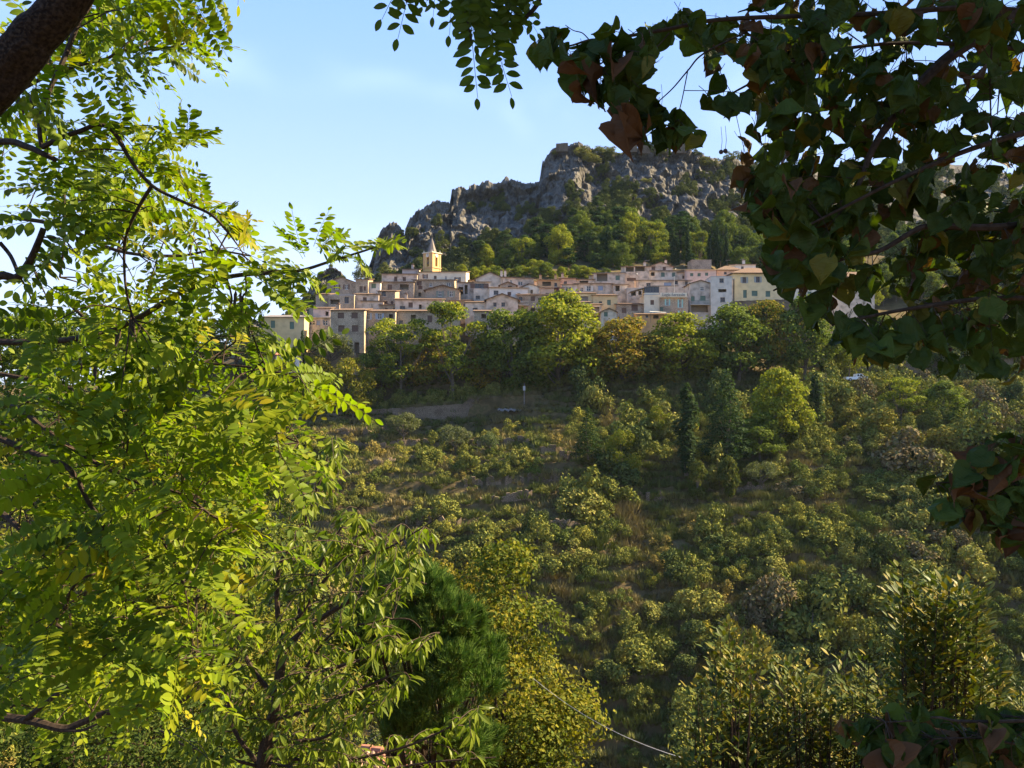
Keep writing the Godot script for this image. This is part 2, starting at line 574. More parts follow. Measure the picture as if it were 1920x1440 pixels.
func build_hill_plants() -> void:
	# the shrubs of the terraced slope
	var spots := []
	rng.seed = 4242
	var d := 93.0
	while d < 216.0:
		var gap := 3.05
		var x := -0.72 * d - 4.0
		while x < 0.72 * d + 4.0:
			var xx := x + rng.randf_range(-1.6, 1.6)
			var dd := d + rng.randf_range(-1.5, 1.5)
			var px := 960.0 + xx / dd * F
			var keep := 0.86
			if dd > 128.0 and px < 1080.0:
				keep = 0.5
			if dd > 172.0 and px < 1080.0:
				keep = 0.08
			if dd > 132.0 and dd < 158.0 and px > 1090.0 and px < 1440.0:
				keep = 0.22
			if dd < 118.0 and px > 940.0 and px < 1300.0:
				keep = 0.6
			if dd > 178.0 and (px < 1490.0 or xx < 62.0):
				x += gap
				continue
			if dd > 183.0 and dd < 189.5:
				x += gap
				continue
			var den := n_hill.get_noise_2d(xx * 3.0 + 50.0, dd * 3.0)
			if rng.randf() < keep + den * 0.5:
				var s := rng.randf_range(0.6, 1.35) * (1.0 + den * 0.6)
				if px > 1450.0:
					s *= 1.25
				if dd > 128.0 and px < 1080.0:
					s *= 0.85
				if rng.randf() < 0.16:
					s *= 1.65
				elif rng.randf() < 0.25:
					s *= 0.6
				var what := rng.randf() + n_hill.get_noise_2d(xx * 2.0 - 500.0, dd * 2.0) * 0.35
				var k := "shrub"
				if what < 0.2:
					k = "dark_shrub"
				elif what > 0.9:
					k = "dry_shrub"
				elif what > 0.68:
					k = "pale_shrub"
				elif what > 0.655 and px > 1000.0:
					k = "gold_shrub"
				spots.append([stand(xx, dd) - Vector3(0, 0.25, 0), k, s, rng.randf() * TAU, rng.randi() % 5, px])
			x += gap
		d += gap * 0.92
	var show := func(a): return (a[2] / -a[0].z) * (1.0 if a[5] > 520.0 and a[5] < 1940.0 else 0.05)
	spots.sort_custom(func(a, b): return show.call(a) > show.call(b))
	var words := {"shrub": ["olive green rounded shrub on the terraced slope", "scrub_bush"], "dark_shrub": ["dark green dense shrub on the terraced slope", "evergreen_shrub"], "pale_shrub": ["pale yellow-green shrub on the terraced slope", "pale_bush"], "dry_shrub": ["brown dried-out low bush on the terraced slope", "dry_bush"], "gold_shrub": ["golden yellow autumn shrub on the terraced slope", "golden_bush"]}
	var rest := []
	for i in spots.size():
		var s: Array = spots[i]
		if i < 300:
			var w: Array = words[s[1]]
			plant(w[1], w[0], "shrub", s[1], s[4], s[0], Vector3(s[2], s[2] * (0.75 + 0.75 * fmod(absf(s[0].x) * 7.3, 1.0)), s[2]), s[3], w[0].replace(" on the", "s on the").replace("bushs", "bushes"))
		else:
			rest.append(s)
	var mm := MultiMesh.new()
	mm.transform_format = MultiMesh.TRANSFORM_3D
	mm.use_colors = true
	mm.mesh = kind_of("shrub", 1)[0]
	mm.instance_count = rest.size()
	var tone := {"shrub": Color(1, 1, 1), "dark_shrub": Color(0.62, 0.74, 0.78), "pale_shrub": Color(1.55, 1.4, 1.2), "dry_shrub": Color(1.4, 1.05, 1.3), "gold_shrub": Color(1.7, 1.4, 0.8)}
	for i in rest.size():
		var s: Array = rest[i]
		mm.set_instance_transform(i, Transform3D(Basis(Vector3.UP, s[3]).scaled(Vector3.ONE * (s[2] as float)), s[0]))
		mm.set_instance_color(i, tone[s[1]])
	stuff("hillside_scrub", mm, M.scrub, "small shrubs covering the terraced hillside between the larger bushes", "scrub")
	# low growth
	rng.seed = 99
	var sh := Shape.new()
	for k in 40:
		var t := rng.randf() * TAU
		var r := rng.randf() * 0.55
		var b := Vector3(cos(t) * r, 0, sin(t) * r)
		var tip := b + Vector3(cos(t) * 0.25, rng.randf_range(0.25, 0.7), sin(t) * 0.25) + rdir() * 0.12
		var side := Vector3(-sin(t), 0, cos(t)) * rng.randf_range(0.04, 0.1)
		sh.col = Color.WHITE * rng.randf_range(0.7, 1.2)
		sh.tri(b - side, b + side, tip)
	var tuft := sh.made()
	mm = MultiMesh.new()
	mm.transform_format = MultiMesh.TRANSFORM_3D
	mm.use_colors = true
	mm.mesh = tuft
	var n := 42000
	mm.instance_count = n
	for i in n:
		var dd := 92.0 + 100.0 * pow(rng.randf(), 0.8)
		var xx := rng.randf_range(-0.5, 0.72) * dd
		var s := rng.randf_range(0.6, 2.1)
		if dd > 125.0 and xx < 0.08 * dd and rng.randf() < 0.6:
			s *= 0.35
		var mix := clampf(0.5 + n_hill.get_noise_2d(xx * 4.0, dd * 4.0 + 70.0) * 1.2 + rng.randf_range(-0.3, 0.3), 0.0, 1.0)
		mm.set_instance_transform(i, Transform3D(Basis(Vector3.UP, rng.randf() * TAU).scaled(Vector3(s, s * rng.randf_range(0.6, 1.2), s)), stand(xx, dd)))
		mm.set_instance_color(i, Color(0.112, 0.126, 0.034).lerp(Color(0.22, 0.17, 0.075), mix * mix))
	stuff("dry_grass", mm, M.scrub, "dry straw-coloured grass and low herbs between the hillside bushes", "grass")

func stuff(called: String, mm: MultiMesh, m: Material, label: String, category: String) -> void:
	var o := MultiMeshInstance3D.new()
	o.name = numbered(called)
	o.multimesh = mm
	o.material_override = m
	add_child(o)
	tag(o, label, category)
	o.set_meta("kind", "stuff")

func build_mid_trees() -> void:
	var row := "tall trees in the row below the village"
	tree_at("open-crowned green tree in front of the stone-walled houses", "broadleaf_tree", "open", 0, 752, 588, 745, 66, 188, 15.0, 5.6, row, "bright")
	tree_at("yellow-green open-crowned tree below the gabled house with two shuttered windows", "broadleaf_tree", "open", 1, 850, 558, 748, 72, 187, 15.0, 5.6, row, "bright")
	tree_at("dense green tree before the two-windowed stone house", "broadleaf_tree", "broad", 0, 958, 578, 752, 70, 187, 15.2, 6.4, row)
	tree_at("broad yellow-green tree, widest of the row below the village", "broadleaf_tree", "lime", 0, 1048, 558, 752, 90, 185, 15.2, 6.4, row)
	tree_at("russet-tinged tree below the ochre-walled houses", "broadleaf_tree", "russet", 0, 1165, 603, 745, 84, 186, 15.2, 6.4, row)
	tree_at("yellow-green tree below the restaurant with lettered parapet", "broadleaf_tree", "lime", 1, 1275, 596, 740, 78, 186, 15.2, 6.4, row)
	tree_at("large dark green tree below the tall white house", "broadleaf_tree", "broad", 1, 1385, 578, 735, 78, 187, 15.2, 6.4, row)
	tree_at("orange-topped tree below the yellow shuttered house", "broadleaf_tree", "russet", 1, 1440, 572, 732, 58, 189, 15.2, 6.4, row)
	tree_at("grey-green upright tree at the end of the row beside the road", "broadleaf_tree", "broad", 2, 1508, 568, 728, 64, 187, 15.2, 6.4, row, "leaf")
	tree_at("small yellow-green tree beside the white pickup", "roadside_tree", "lime", 2, 1592, 643, 712, 34, 190, 15.2, 6.4)
	for a in [[715, 640, 748, 40, 190], [800, 640, 755, 50, 192], [905, 640, 755, 48, 191], [1000, 640, 756, 60, 189], [1110, 640, 756, 60, 190], [1220, 640, 748, 60, 190], [1330, 640, 742, 56, 190], [1465, 640, 738, 40, 189]]:
		tree_at("plain tree filling the gaps behind the row", "background_tree", ["lime", "broad", "russet"][int(a[0]) % 3], int(a[0]) % 3, a[0], a[1], a[2], a[3], a[4], 15.2, 6.4, "trees filling the gaps behind the row", "leaf")
	# the trees round the lower houses
	tree_at("round golden-green tree beside the road wall", "rounded_tree", "ball", 0, 662, 670, 778, 46, 179, 9.6, 4.9)
	tree_at("smaller round golden-green tree below the cypress", "rounded_tree", "ball", 1, 600, 666, 760, 38, 186, 9.6, 4.9)
	tree_at("round golden-green tree below the tile-roofed hut", "rounded_tree", "ball", 0, 545, 672, 765, 42, 187, 9.6, 4.9)
	tree_at("silvery olive tree before the four-windowed stone house", "olive_tree", "olive", 0, 615, 612, 690, 52, 189, 5.0, 3.0)
	tree_at("slim dark cypress beside the tile-roofed hut", "cypress_tree", "cypress", 0, 567, 618, 694, 6, 190, 12.8, 1.0)
	tree_at("tall dark cypress in the middle of the garden terraces", "cypress_tree", "cypress", 1, 1287, 716, 884, 22, 0.0, 12.8, 1.0)
	tree_at("slender dark cypress standing below the road end", "cypress_tree", "cypress", 2, 1530, 696, 806, 15, 0.0, 12.8, 1.0)
	tree_at("small dark cypress by the lower terrace wall", "cypress_tree", "cypress", 0, 1712, 828, 890, 7, 0.0, 12.8, 1.0)
	tree_at("dark cone-shaped conifer beside the tall cypress", "conifer_tree", "spruce", 0, 1362, 692, 862, 48, 0.0, 14.0, 3.6)
	tree_at("small ragged conifer above the brown scrub", "conifer_tree", "spruce", 1, 1103, 765, 858, 30, 0.0, 14.0, 3.6, "", "bright")
	tree_at("clipped columnar tree with bright top, closest to the tall cypress", "clipped_tree", "clipped", 0, 1308, 858, 945, 24, 0.0, 5.4, 1.9)
	tree_at("clipped columnar tree with bright top beside the shed roof", "clipped_tree", "clipped", 1, 1366, 853, 945, 24, 0.0, 5.4, 1.9)
	tree_at("broad yellow-green tree below the end of the tree row", "broadleaf_tree", "lime", 1, 1462, 700, 850, 58, 0.0, 15.2, 6.4)
	tree_at("green bushy tree below the yellow-green one", "broadleaf_tree", "broad", 1, 1425, 778, 872, 44, 0.0, 15.2, 6.4)
	tree_at("round dark tree with sunlit top left of the garden cypress".replace("left of", "beside"), "rounded_tree", "ball", 1, 1168, 805, 905, 36, 0.0, 9.6, 4.9, "", "green")
	tree_at("pale green pine-like tree above the garden hedge", "rounded_tree", "ball", 0, 1236, 760, 826, 27, 0.0, 9.6, 4.9, "", "green")
	tree_at("pale grey-green small tree on the dry terrace", "olive_tree", "olive", 1, 855, 785, 852, 34, 0.0, 5.0, 3.0)
	tree_at("yellowish small tree leaning on the dry terrace below the road", "olive_tree", "olive", 2, 757, 768, 826, 38, 0.0, 5.0, 3.0, "", "bright")
	tree_at("small dark bush-like tree on the dry terrace", "olive_tree", "olive", 0, 918, 806, 850, 22, 0.0, 5.0, 3.0, "", "green")
	tree_at("fan-shaped pale olive tree beside the clipped trees", "olive_tree", "olive", 1, 1425, 855, 918, 33, 0.0, 5.0, 3.0)
	tree_at("grey-green loose tree above the golden bushes", "broadleaf_tree", "open", 2, 1690, 702, 800, 42, 0.0, 15.0, 5.6, "", "leaf")
	tree_at("bushy green tree beside the grey-green loose tree", "broadleaf_tree", "broad", 2, 1770, 722, 810, 44, 0.0, 15.2, 6.4, "", "leaf")
	for a in [[1655, 600, 720, 52], [1760, 610, 712, 50], [1840, 600, 705, 50], [1905, 610, 705, 40], [1710, 640, 725, 36], [1620, 620, 720, 36]]:
		tree_at("bushy green tree on the bank above the road", "bank_tree", "broad", int(a[0]) % 3, a[0], a[1], a[2], a[3], 205, 15.2, 6.4, "trees on the bank above the road", "leaf")
	for a in [[440, 590, 700, 60], [370, 610, 720, 60], [300, 600, 720, 60], [230, 610, 720, 60], [160, 600, 720, 60], [90, 610, 720, 60], [20, 600, 720, 60], [480, 640, 720, 36]]:
		tree_at("green tree on the flank beside the village edge", "flank_tree", "lime" if int(a[0]) % 4 else "broad", int(a[0]) % 3, a[0], a[1], a[2], a[3], 192, 15.2, 6.4, "trees on the flank beside the village edge")
	for k in 46:
		var px := 690.0 + k * 14.6
		var d := 186.6 + 1.6 * sin(k * 2.3)
		var x := W(px, 0, d).x
		var z := 1.1 + 0.45 * sin(k * 1.7)
		plant("roadside_shrub", "leafy shrub growing in the shade under the tree row along the road", "shrub", ["pale_shrub", "shrub"][k % 2], k % 3, stand(x, d) - Vector3(0, 0.3, 0), Vector3(z, z * 1.25, z), k * 1.3, "shrubs under the tree row")
	var gold := "golden-leaved vine bushes beside the road"
	for a in [[1570, 745, 30], [1605, 752, 28], [1590, 772, 30], [1632, 770, 26], [1555, 765, 26], [1720, 812, 34], [1770, 815, 34], [1690, 806, 26], [1545, 848, 16], [1615, 800, 30]]:
		var p := land(a[0], a[1] + a[2])
		var s: float = a[2] / F * -p.z / 1.9
		plant("golden_bush", "golden yellow-green bush spreading below the white pickup", "shrub", "gold_shrub", int(a[0]) % 3, p, Vector3(s, s * 0.95, s), a[0], gold)

func build_forest() -> void:
	# the wood between the roofs and the cliff
	rng.seed = 31
	var at := [[912, 462, 520, 20, "lime", 1], [980, 440, 522, 26, "open", 0], [1048, 428, 515, 32, "lime", 0], [1120, 365, 440, 20, "pine", 1], [1130, 478, 525, 22, "lime", 2], [1180, 405, 500, 30, "lime", 1], [1225, 408, 500, 30, "open", 1], [1240, 470, 515, 24, "open", 2], [1310, 430, 505, 26, "open", 1], [1005, 402, 480, 22, "pine", 0], [945, 430, 500, 22, "pine", 2], [900, 445, 520, 20, "pine", 0], [1070, 420, 490, 24, "pine", 1], [1110, 430, 505, 24, "pine", 2], [1160, 425, 510, 26, "pine", 0], [1075, 388, 445, 16, "pine", 2]]
	for k in at.size():
		var a: Array = at[k]
		var d := 268.0 + (520.0 - float(a[2])) * 0.35
		var name_of: String = {"lime": "sunlit yellow-green tree in the wood above the roofs", "open": "loose green tree in the wood above the roofs", "pine": "dark layered pine in the wood above the roofs"}[a[4]]
		tree_at(name_of, "pine_tree" if a[4] == "pine" else "woodland_tree", a[4], a[5], a[0], a[1], a[2] + 12, a[3], d, 15.2 if a[4] == "lime" else 15.0 if a[4] == "open" else 13.0, 6.4 if a[4] == "lime" else 5.6 if a[4] == "open" else 3.6, name_of.replace("tree in", "trees in").replace("pine in", "pines in"), "leaf")
	for k in 250:
		var px := rng.randf_range(850, 2000)
		var base := rng.randf_range(430, 530)
		if base < table(FOOT, px) - 12.0:
			continue
		var d := 262.0 + (530.0 - base) * 0.42 + rng.randf_range(-3, 3)
		var r := rng.randf()
		var dark := r < 0.55
		var name_of := "dark layered pine in the wood above the roofs" if dark else "bushy dark green tree in the wood above the roofs"
		var h := rng.randf_range(38, 74)
		tree_at(name_of, "pine_tree" if dark else "woodland_tree", "pine" if dark else "broad", rng.randi() % 3, px, base - h, base + 10, h * rng.randf_range(0.28, 0.42), d, 13.0 if dark else 15.2, 3.6 if dark else 6.4, "dark layered pines in the wood above the roofs" if dark else "bushy dark trees in the wood above the roofs", "green" if dark else "leaf")
	for k in 44:
		var px := 868.0 + k * 6.2 + rng.randf_range(-4, 4)
		var h := rng.randf_range(14, 34)
		var foot := rng.randf_range(522, 532)
		tree_at("low green tree along the wood's edge above the roofs", "woodland_tree", ["lime", "broad", "open"][k % 3], k % 3, px, foot - h, foot + 5, h * 0.5, rng.randf_range(249, 258), 15.2, 6.4, "low trees along the wood's edge")
	for k in 60:
		var px := 1470.0 + k * 8.6 + rng.randf_range(-5, 5)
		var h := rng.randf_range(34, 60)
		var foot := rng.randf_range(520, 600)
		tree_at("bushy tree on the hillside beyond the last houses", "hillside_tree", ["broad", "lime", "pine"][k % 3], k % 3, px, foot - h, foot + 8, h * 0.42, 0.0, 15.2, 6.4 if k % 3 < 2 else 3.6, "trees on the hillside beyond the last houses")
	for a in [[1139, 415, 500], [1290, 405, 500], [1262, 425, 495], [1345, 415, 498], [1362, 420, 500], [1330, 430, 500], [1145, 430, 500], [1270, 440, 505]]:
		tree_at("slender cypress rising from the wood above the roofs", "cypress_tree", "cypress", int(a[0]) % 3, a[0], a[1], a[2] + 8, 6, 266, 12.8, 1.0, "slender cypresses above the roofs")
	tree_at("pale bushy tree in the gap between crag and cliff", "crag_tree", "olive", 1, 678, 488, 545, 20, 256, 5.0, 3.0, "", "leaf")
	# bushes rooted on the rock
	var n := 5200
	var mm := MultiMesh.new()
	mm.transform_format = MultiMesh.TRANSFORM_3D
	mm.use_colors = true
	mm.mesh = kind_of("dark_shrub", 2)[0]
	var xf := []
	while xf.size() < n:
		var px := rng.randf_range(500, 2000)
		var s := pow(rng.randf(), 1.1)
		var veg := n_hill.get_noise_2d(px * 0.6, s * 150.0) * 1.2 + 0.36 - s * 0.8
		if px > 1330.0:
			veg += 0.5 * smoothstep(1330.0, 1420.0, px)
		if px > 1120.0 and s > 0.8:
			veg += 0.25
		if s < 0.42 and px < 1200.0:
			veg += 0.35
		if px < 690.0:
			veg += 0.15
		if rng.randf() < veg:
			var p := cliff_point(px, s * 0.99)
			var z := rng.randf_range(0.5, 1.5)
			xf.append([p + Vector3(0, -0.4, 0.2), z])
	mm.instance_count = n
	for i in n:
		var z: float = xf[i][1]
		mm.set_instance_transform(i, Transform3D(Basis(Vector3.UP, rng.randf() * TAU).scaled(Vector3(z, z * rng.randf_range(0.7, 1.3), z)), xf[i][0]))
		mm.set_instance_color(i, Color(1, 1, 1).lerp(Color(1.6, 1.4, 1.1), rng.randf()))
	stuff("cliff_scrub", mm, M.scrub, "dark evergreen scrub growing over ledges and foot of the grey cliff", "scrub")
	for a in [[1092, 288, 22], [1130, 275, 20], [1150, 285, 18], [1110, 295, 18], [1216, 336, 10], [1240, 285, 14], [1320, 300, 18], [1375, 296, 18], [1345, 306, 16]]:
		var px: float = a[0]
		var s := clampf((table(FOOT, px) - float(a[1])) / (table(FOOT, px) - table(RIDGE, px)), 0.0, 0.98)
		var p := cliff_point(px, s)
		var z: float = a[2] / F * -p.z / 1.9
		plant("summit_bush", "sunlit bush growing on top of the cliff near the ruins", "shrub", "pale_shrub" if px < 1120 or px == 1216 else "shrub", int(px) % 3, p - Vector3(0, 0.4, 0), Vector3(z, z * 0.8, z), px, "bushes on top of the cliff")

# ---------------------------------------------------------------- the village
func wall_shape(w: float, h: float, l: float, holes: Array, roof: String, rise: float) -> ArrayMesh:
	var s := Shape.new()
	var xs := [-w / 2, w / 2]
	var ys := [0.0, h]
	for r: Rect2 in holes:
		xs.append_array([r.position.x, r.end.x])
		ys.append_array([r.position.y, r.end.y])
	xs.sort()
	ys.sort()
	for i in xs.size() - 1:
		for k in ys.size() - 1:
			if xs[i + 1] - xs[i] < 0.001 or ys[k + 1] - ys[k] < 0.001:
				continue
			var mid := Vector2((xs[i] + xs[i + 1]) / 2, (ys[k] + ys[k + 1]) / 2)
			var open := false
			for r: Rect2 in holes:
				open = open or r.has_point(mid)
			if not open:
				s.quad(Vector3(xs[i], ys[k], 0), Vector3(xs[i], ys[k + 1], 0), Vector3(xs[i + 1], ys[k + 1], 0), Vector3(xs[i + 1], ys[k], 0))
	for r: Rect2 in holes:
		var a := r.position
		var b := r.end
		var q := Vector3(0, 0, -0.3)
		var c := [Vector3(a.x, a.y, 0), Vector3(b.x, a.y, 0), Vector3(b.x, b.y, 0), Vector3(a.x, b.y, 0)]
		for k in 4:
			s.quad(c[k], c[(k + 1) % 4], c[(k + 1) % 4] + q, c[k] + q)
	var back := h + (rise if roof == "shed" else 0.0)
	for sx in [-w / 2, w / 2]:
		s.quad(Vector3(sx, 0, 0), Vector3(sx, h, 0), Vector3(sx, back, -l), Vector3(sx, 0, -l))
	s.quad(Vector3(-w / 2, 0, -l), Vector3(-w / 2, back, -l), Vector3(w / 2, back, -l), Vector3(w / 2, 0, -l))
	if roof == "gable":
		for z in [0.0, -l]:
			s.tri(Vector3(-w / 2, h, z), Vector3(0, h + rise, z), Vector3(w / 2, h, z))
	return s.made()

func roof_shape(w: float, h: float, l: float, roof: String, rise: float, over := 0.4) -> ArrayMesh:
	var s := Shape.new()
	var t := Vector3(0, 0.16, 0)
	var o := over
	match roof:
		"gable":
			var k := rise / (w / 2)
			for sg in [-1.0, 1.0]:
				s.slab([Vector3(sg * (w / 2 + o), h - o * k + 0.02, o), Vector3(0, h + rise + 0.02, o), Vector3(0, h + rise + 0.02, -l - o), Vector3(sg * (w / 2 + o), h - o * k + 0.02, -l - o)], t)
		"hip":
			var a := [Vector3(-w / 2 - o, h + 0.02, o), Vector3(w / 2 + o, h + 0.02, o), Vector3(w / 2 + o, h + 0.02, -l - o), Vector3(-w / 2 - o, h + 0.02, -l - o)]
			var in_ := minf(l, w) * 0.45
			var b := [Vector3(-w / 2 + in_, h + rise, -l * 0.45), Vector3(w / 2 - in_, h + rise, -l * 0.45), Vector3(w / 2 - in_, h + rise, -l * 0.55), Vector3(-w / 2 + in_, h + rise, -l * 0.55)]
			s.slab(a, t)
			for k in 4:
				s.quad(a[k] + t, a[(k + 1) % 4] + t, b[(k + 1) % 4], b[k])
			s.quad(b[0], b[1], b[2], b[3])
		"ridge":
			var k := rise / (l / 2)
			s.slab([Vector3(-w / 2 - o, h - o * k + 0.02, o), Vector3(w / 2 + o, h - o * k + 0.02, o), Vector3(w / 2 + o, h + rise, -l / 2), Vector3(-w / 2 - o, h + rise, -l / 2)], t)
			s.slab([Vector3(-w / 2 - o, h + rise, -l / 2), Vector3(w / 2 + o, h + rise, -l / 2), Vector3(w / 2 + o, h - o * k + 0.02, -l - o), Vector3(-w / 2 - o, h - o * k + 0.02, -l - o)], t)
		"terrace":
			s.box(Vector3(-w / 2 - 0.08, h + 0.004, -l - 0.08), Vector3(w / 2 + 0.08, h + 0.2, 0.08))
		_:
			var k := rise / l
			s.slab([Vector3(-w / 2 - o, h - o * k + 0.02, o), Vector3(w / 2 + o, h - o * k + 0.02, o), Vector3(w / 2 + o, h + rise + o * k + 0.02, -l - o), Vector3(-w / 2 - o, h + rise + o * k + 0.02, -l - o)], t)
	return s.made()

func window_frame(w: float, h: float) -> ArrayMesh:
	var s := Shape.new()
	var b := 0.09
	s.box(Vector3(-w / 2, 0, -0.2), Vector3(-w / 2 + b, h, -0.1))
	s.box(Vector3(w / 2 - b, 0, -0.2), Vector3(w / 2, h, -0.1))
	s.box(Vector3(-w / 2 + b, 0, -0.2), Vector3(w / 2 - b, b, -0.1))
	s.box(Vector3(-w / 2 + b, h - b, -0.2), Vector3(w / 2 - b, h, -0.1))
	s.box(Vector3(-0.05, b, -0.19), Vector3(0.05, h - b, -0.11))
	s.box(Vector3(-w / 2 + b, h * 0.55, -0.18), Vector3(w / 2 - b, h * 0.55 + 0.06, -0.12))
	return s.made()

func slab_box(w: float, h: float, z0: float, z1: float) -> ArrayMesh:
	var s := Shape.new()
	s.box(Vector3(-w / 2, 0, z0), Vector3(w / 2, h, z1))
	return s.made()

func shutter_leaf(w: float, h: float) -> ArrayMesh:
	var s := Shape.new()
	s.box(Vector3(-w / 2, 0, 0.01), Vector3(w / 2, h, 0.05))
	for k in 6:
		s.box(Vector3(-w / 2 + 0.06, h * (0.07 + k * 0.15), 0.05), Vector3(w / 2 - 0.06, h * (0.07 + k * 0.15) + h * 0.09, 0.07))
	return s.made()

# a house whose front spans the sight lines x0..x1, eave at yt, lowest seen row yb, d metres away.
# wins: [px, py, w, h, kind]: w window, s window with open shutters, g / n / r / b closed shutters green, brown, red, blue, d door, o dark opening
func house(label: String, x0: float, x1: float, yt: float, yb: float, d: float, wall: String, wins := [], o := {}) -> Node3D:
	var k := d / F
	var cx := (x0 + x1) / 2
	var ext: float = o.get("ext", 5.0)
	var w := (x1 - x0) * k
	var h := (yb - yt) * k + ext
	var l: float = o.get("l", 8.0)
	var roof: String = o.get("roof", "shed")
	var rise: float = o.get("rise", l * 0.13 if roof == "shed" else w * 0.14)
	var t := thing(o.get("called", "village_house"), label, o.get("category", "house"), W(cx, yb, d) - Vector3(0, ext, 0), o.get("group", ""))
	t.rotation.y = deg_to_rad(o.get("yaw", 0.0))
	var holes := []
	var y0 := -yb
	for q in wins:
		if q[4] != "a":
			holes.append(Rect2((q[0] - cx - q[2] / 2.0) * k, (yb - q[1] - q[3] / 2.0) * k + ext, q[2] * k, q[3] * k))
	part(t, "wall", wall_shape(w, h, l, holes, roof, rise), M[wall])
	part(t, "roof", roof_shape(w, h, l, roof, rise, o.get("over", 0.4)), M[o.get("tiles", "tile" if roof != "terrace" else "sill")])
	var i := 0
	for q in wins:
		if q[4] == "a":
			continue
		var r: Rect2 = holes[i]
		i += 1
		var at := Transform3D(Basis(), Vector3(r.get_center().x, r.position.y, 0))
		match q[4]:
			"w", "s", "t":
				var f := part(t, "window", window_frame(r.size.x, r.size.y), M[o.get("frame", "wood")], at)
				part(f, "pane", slab_box(r.size.x - 0.02, r.size.y - 0.02, -0.3, -0.22), M.glass, Transform3D(Basis(), Vector3(0, 0.01, 0)))
				if q[4] != "w":
					for sg in [-1.0, 1.0]:
						part(t, "shutter", shutter_leaf(r.size.x * 0.5, r.size.y), M[o.get("shutter", "brown")], at.translated(Vector3(sg * r.size.x * 0.76, 0, 0)))
				var sill := Shape.new()
				sill.box(Vector3(-r.size.x / 2 - 0.1, -0.12, 0.003), Vector3(r.size.x / 2 + 0.1, -0.005, 0.12))
				part(f, "sill", sill.made(), M.sill)
			"g", "n", "r", "b":
				for sg in [-1.0, 1.0]:
					part(t, "shutter", shutter_leaf(r.size.x * 0.49, r.size.y), M[{"g": "green_paint", "n": "brown", "r": "red_paint", "b": "blue_paint"}[q[4]]], at.translated(Vector3(sg * r.size.x * 0.25, 0, -0.25)))
				part(t, "backing", slab_box(r.size.x, r.size.y, -0.32, -0.27), M.wood, at)
			"d":
				part(t, "door", shutter_leaf(r.size.x, r.size.y), M.wood, at.translated(Vector3(0, 0, -0.28)))
				part(t, "door_backing", slab_box(r.size.x, r.size.y, -0.36, -0.31), M.wood, at)
			"o":
				var s := Shape.new()
				var zz := -2.2
				var a := r.size.x / 2
				s.quad(Vector3(-a, 0, zz), Vector3(a, 0, zz), Vector3(a, r.size.y, zz), Vector3(-a, r.size.y, zz))
				for sg in [-1.0, 1.0]:
					s.quad(Vector3(sg * a, 0, -0.3), Vector3(sg * a, r.size.y, -0.3), Vector3(sg * a, r.size.y, zz), Vector3(sg * a, 0, zz))
				for yy in [0.0, r.size.y]:
					s.quad(Vector3(-a, yy, -0.3), Vector3(a, yy, -0.3), Vector3(a, yy, zz), Vector3(-a, yy, zz))
				part(t, "recess", s.made(), M.dim, at)
	for c in o.get("chim", []):
		var s := Shape.new()
		var cw := 0.35
		s.box(Vector3(-cw, -0.6, -cw), Vector3(cw, 1.3, cw))
		var ch := part(t, "chimney", s.made(), M[wall], Transform3D(Basis(), Vector3((c - cx) * k, h + (rise * 0.4 if roof != "gable" else rise * 0.8), -l * 0.4)))
		s = Shape.new()
		s.box(Vector3(-cw - 0.1, 1.304, -cw - 0.1), Vector3(cw + 0.1, 1.42, cw + 0.1))
		s.box(Vector3(-0.2, 1.424, -0.2), Vector3(0.2, 1.8, 0.2))
		part(ch, "cap", s.made(), M.tile)
	for b in o.get("balc", []):
		# [px0, px1, py of the floor]
		var bw: float = (b[1] - b[0]) * k
		var at := Transform3D(Basis(), Vector3(((b[0] + b[1]) / 2 - cx) * k, (yb - b[2]) * k + ext, 0))
		var s := Shape.new()
		s.box(Vector3(-bw / 2, -0.15, 0.004), Vector3(bw / 2, 0, 1.1))
		var bl := part(t, "balcony", s.made(), M.sill, at)
		s = Shape.new()
		s.box(Vector3(-bw / 2, 0.9, 1.02), Vector3(bw / 2, 0.96, 1.08))
		var nb := int(bw / 0.22)
		for q in nb + 1:
			var x := -bw / 2 + 0.02 + (bw - 0.04) * q / nb
			s.box(Vector3(x - 0.015, 0.004, 1.03), Vector3(x + 0.015, 0.9, 1.07))
		part(bl, "railing", s.made(), M[o.get("rail", "white")])
	return t

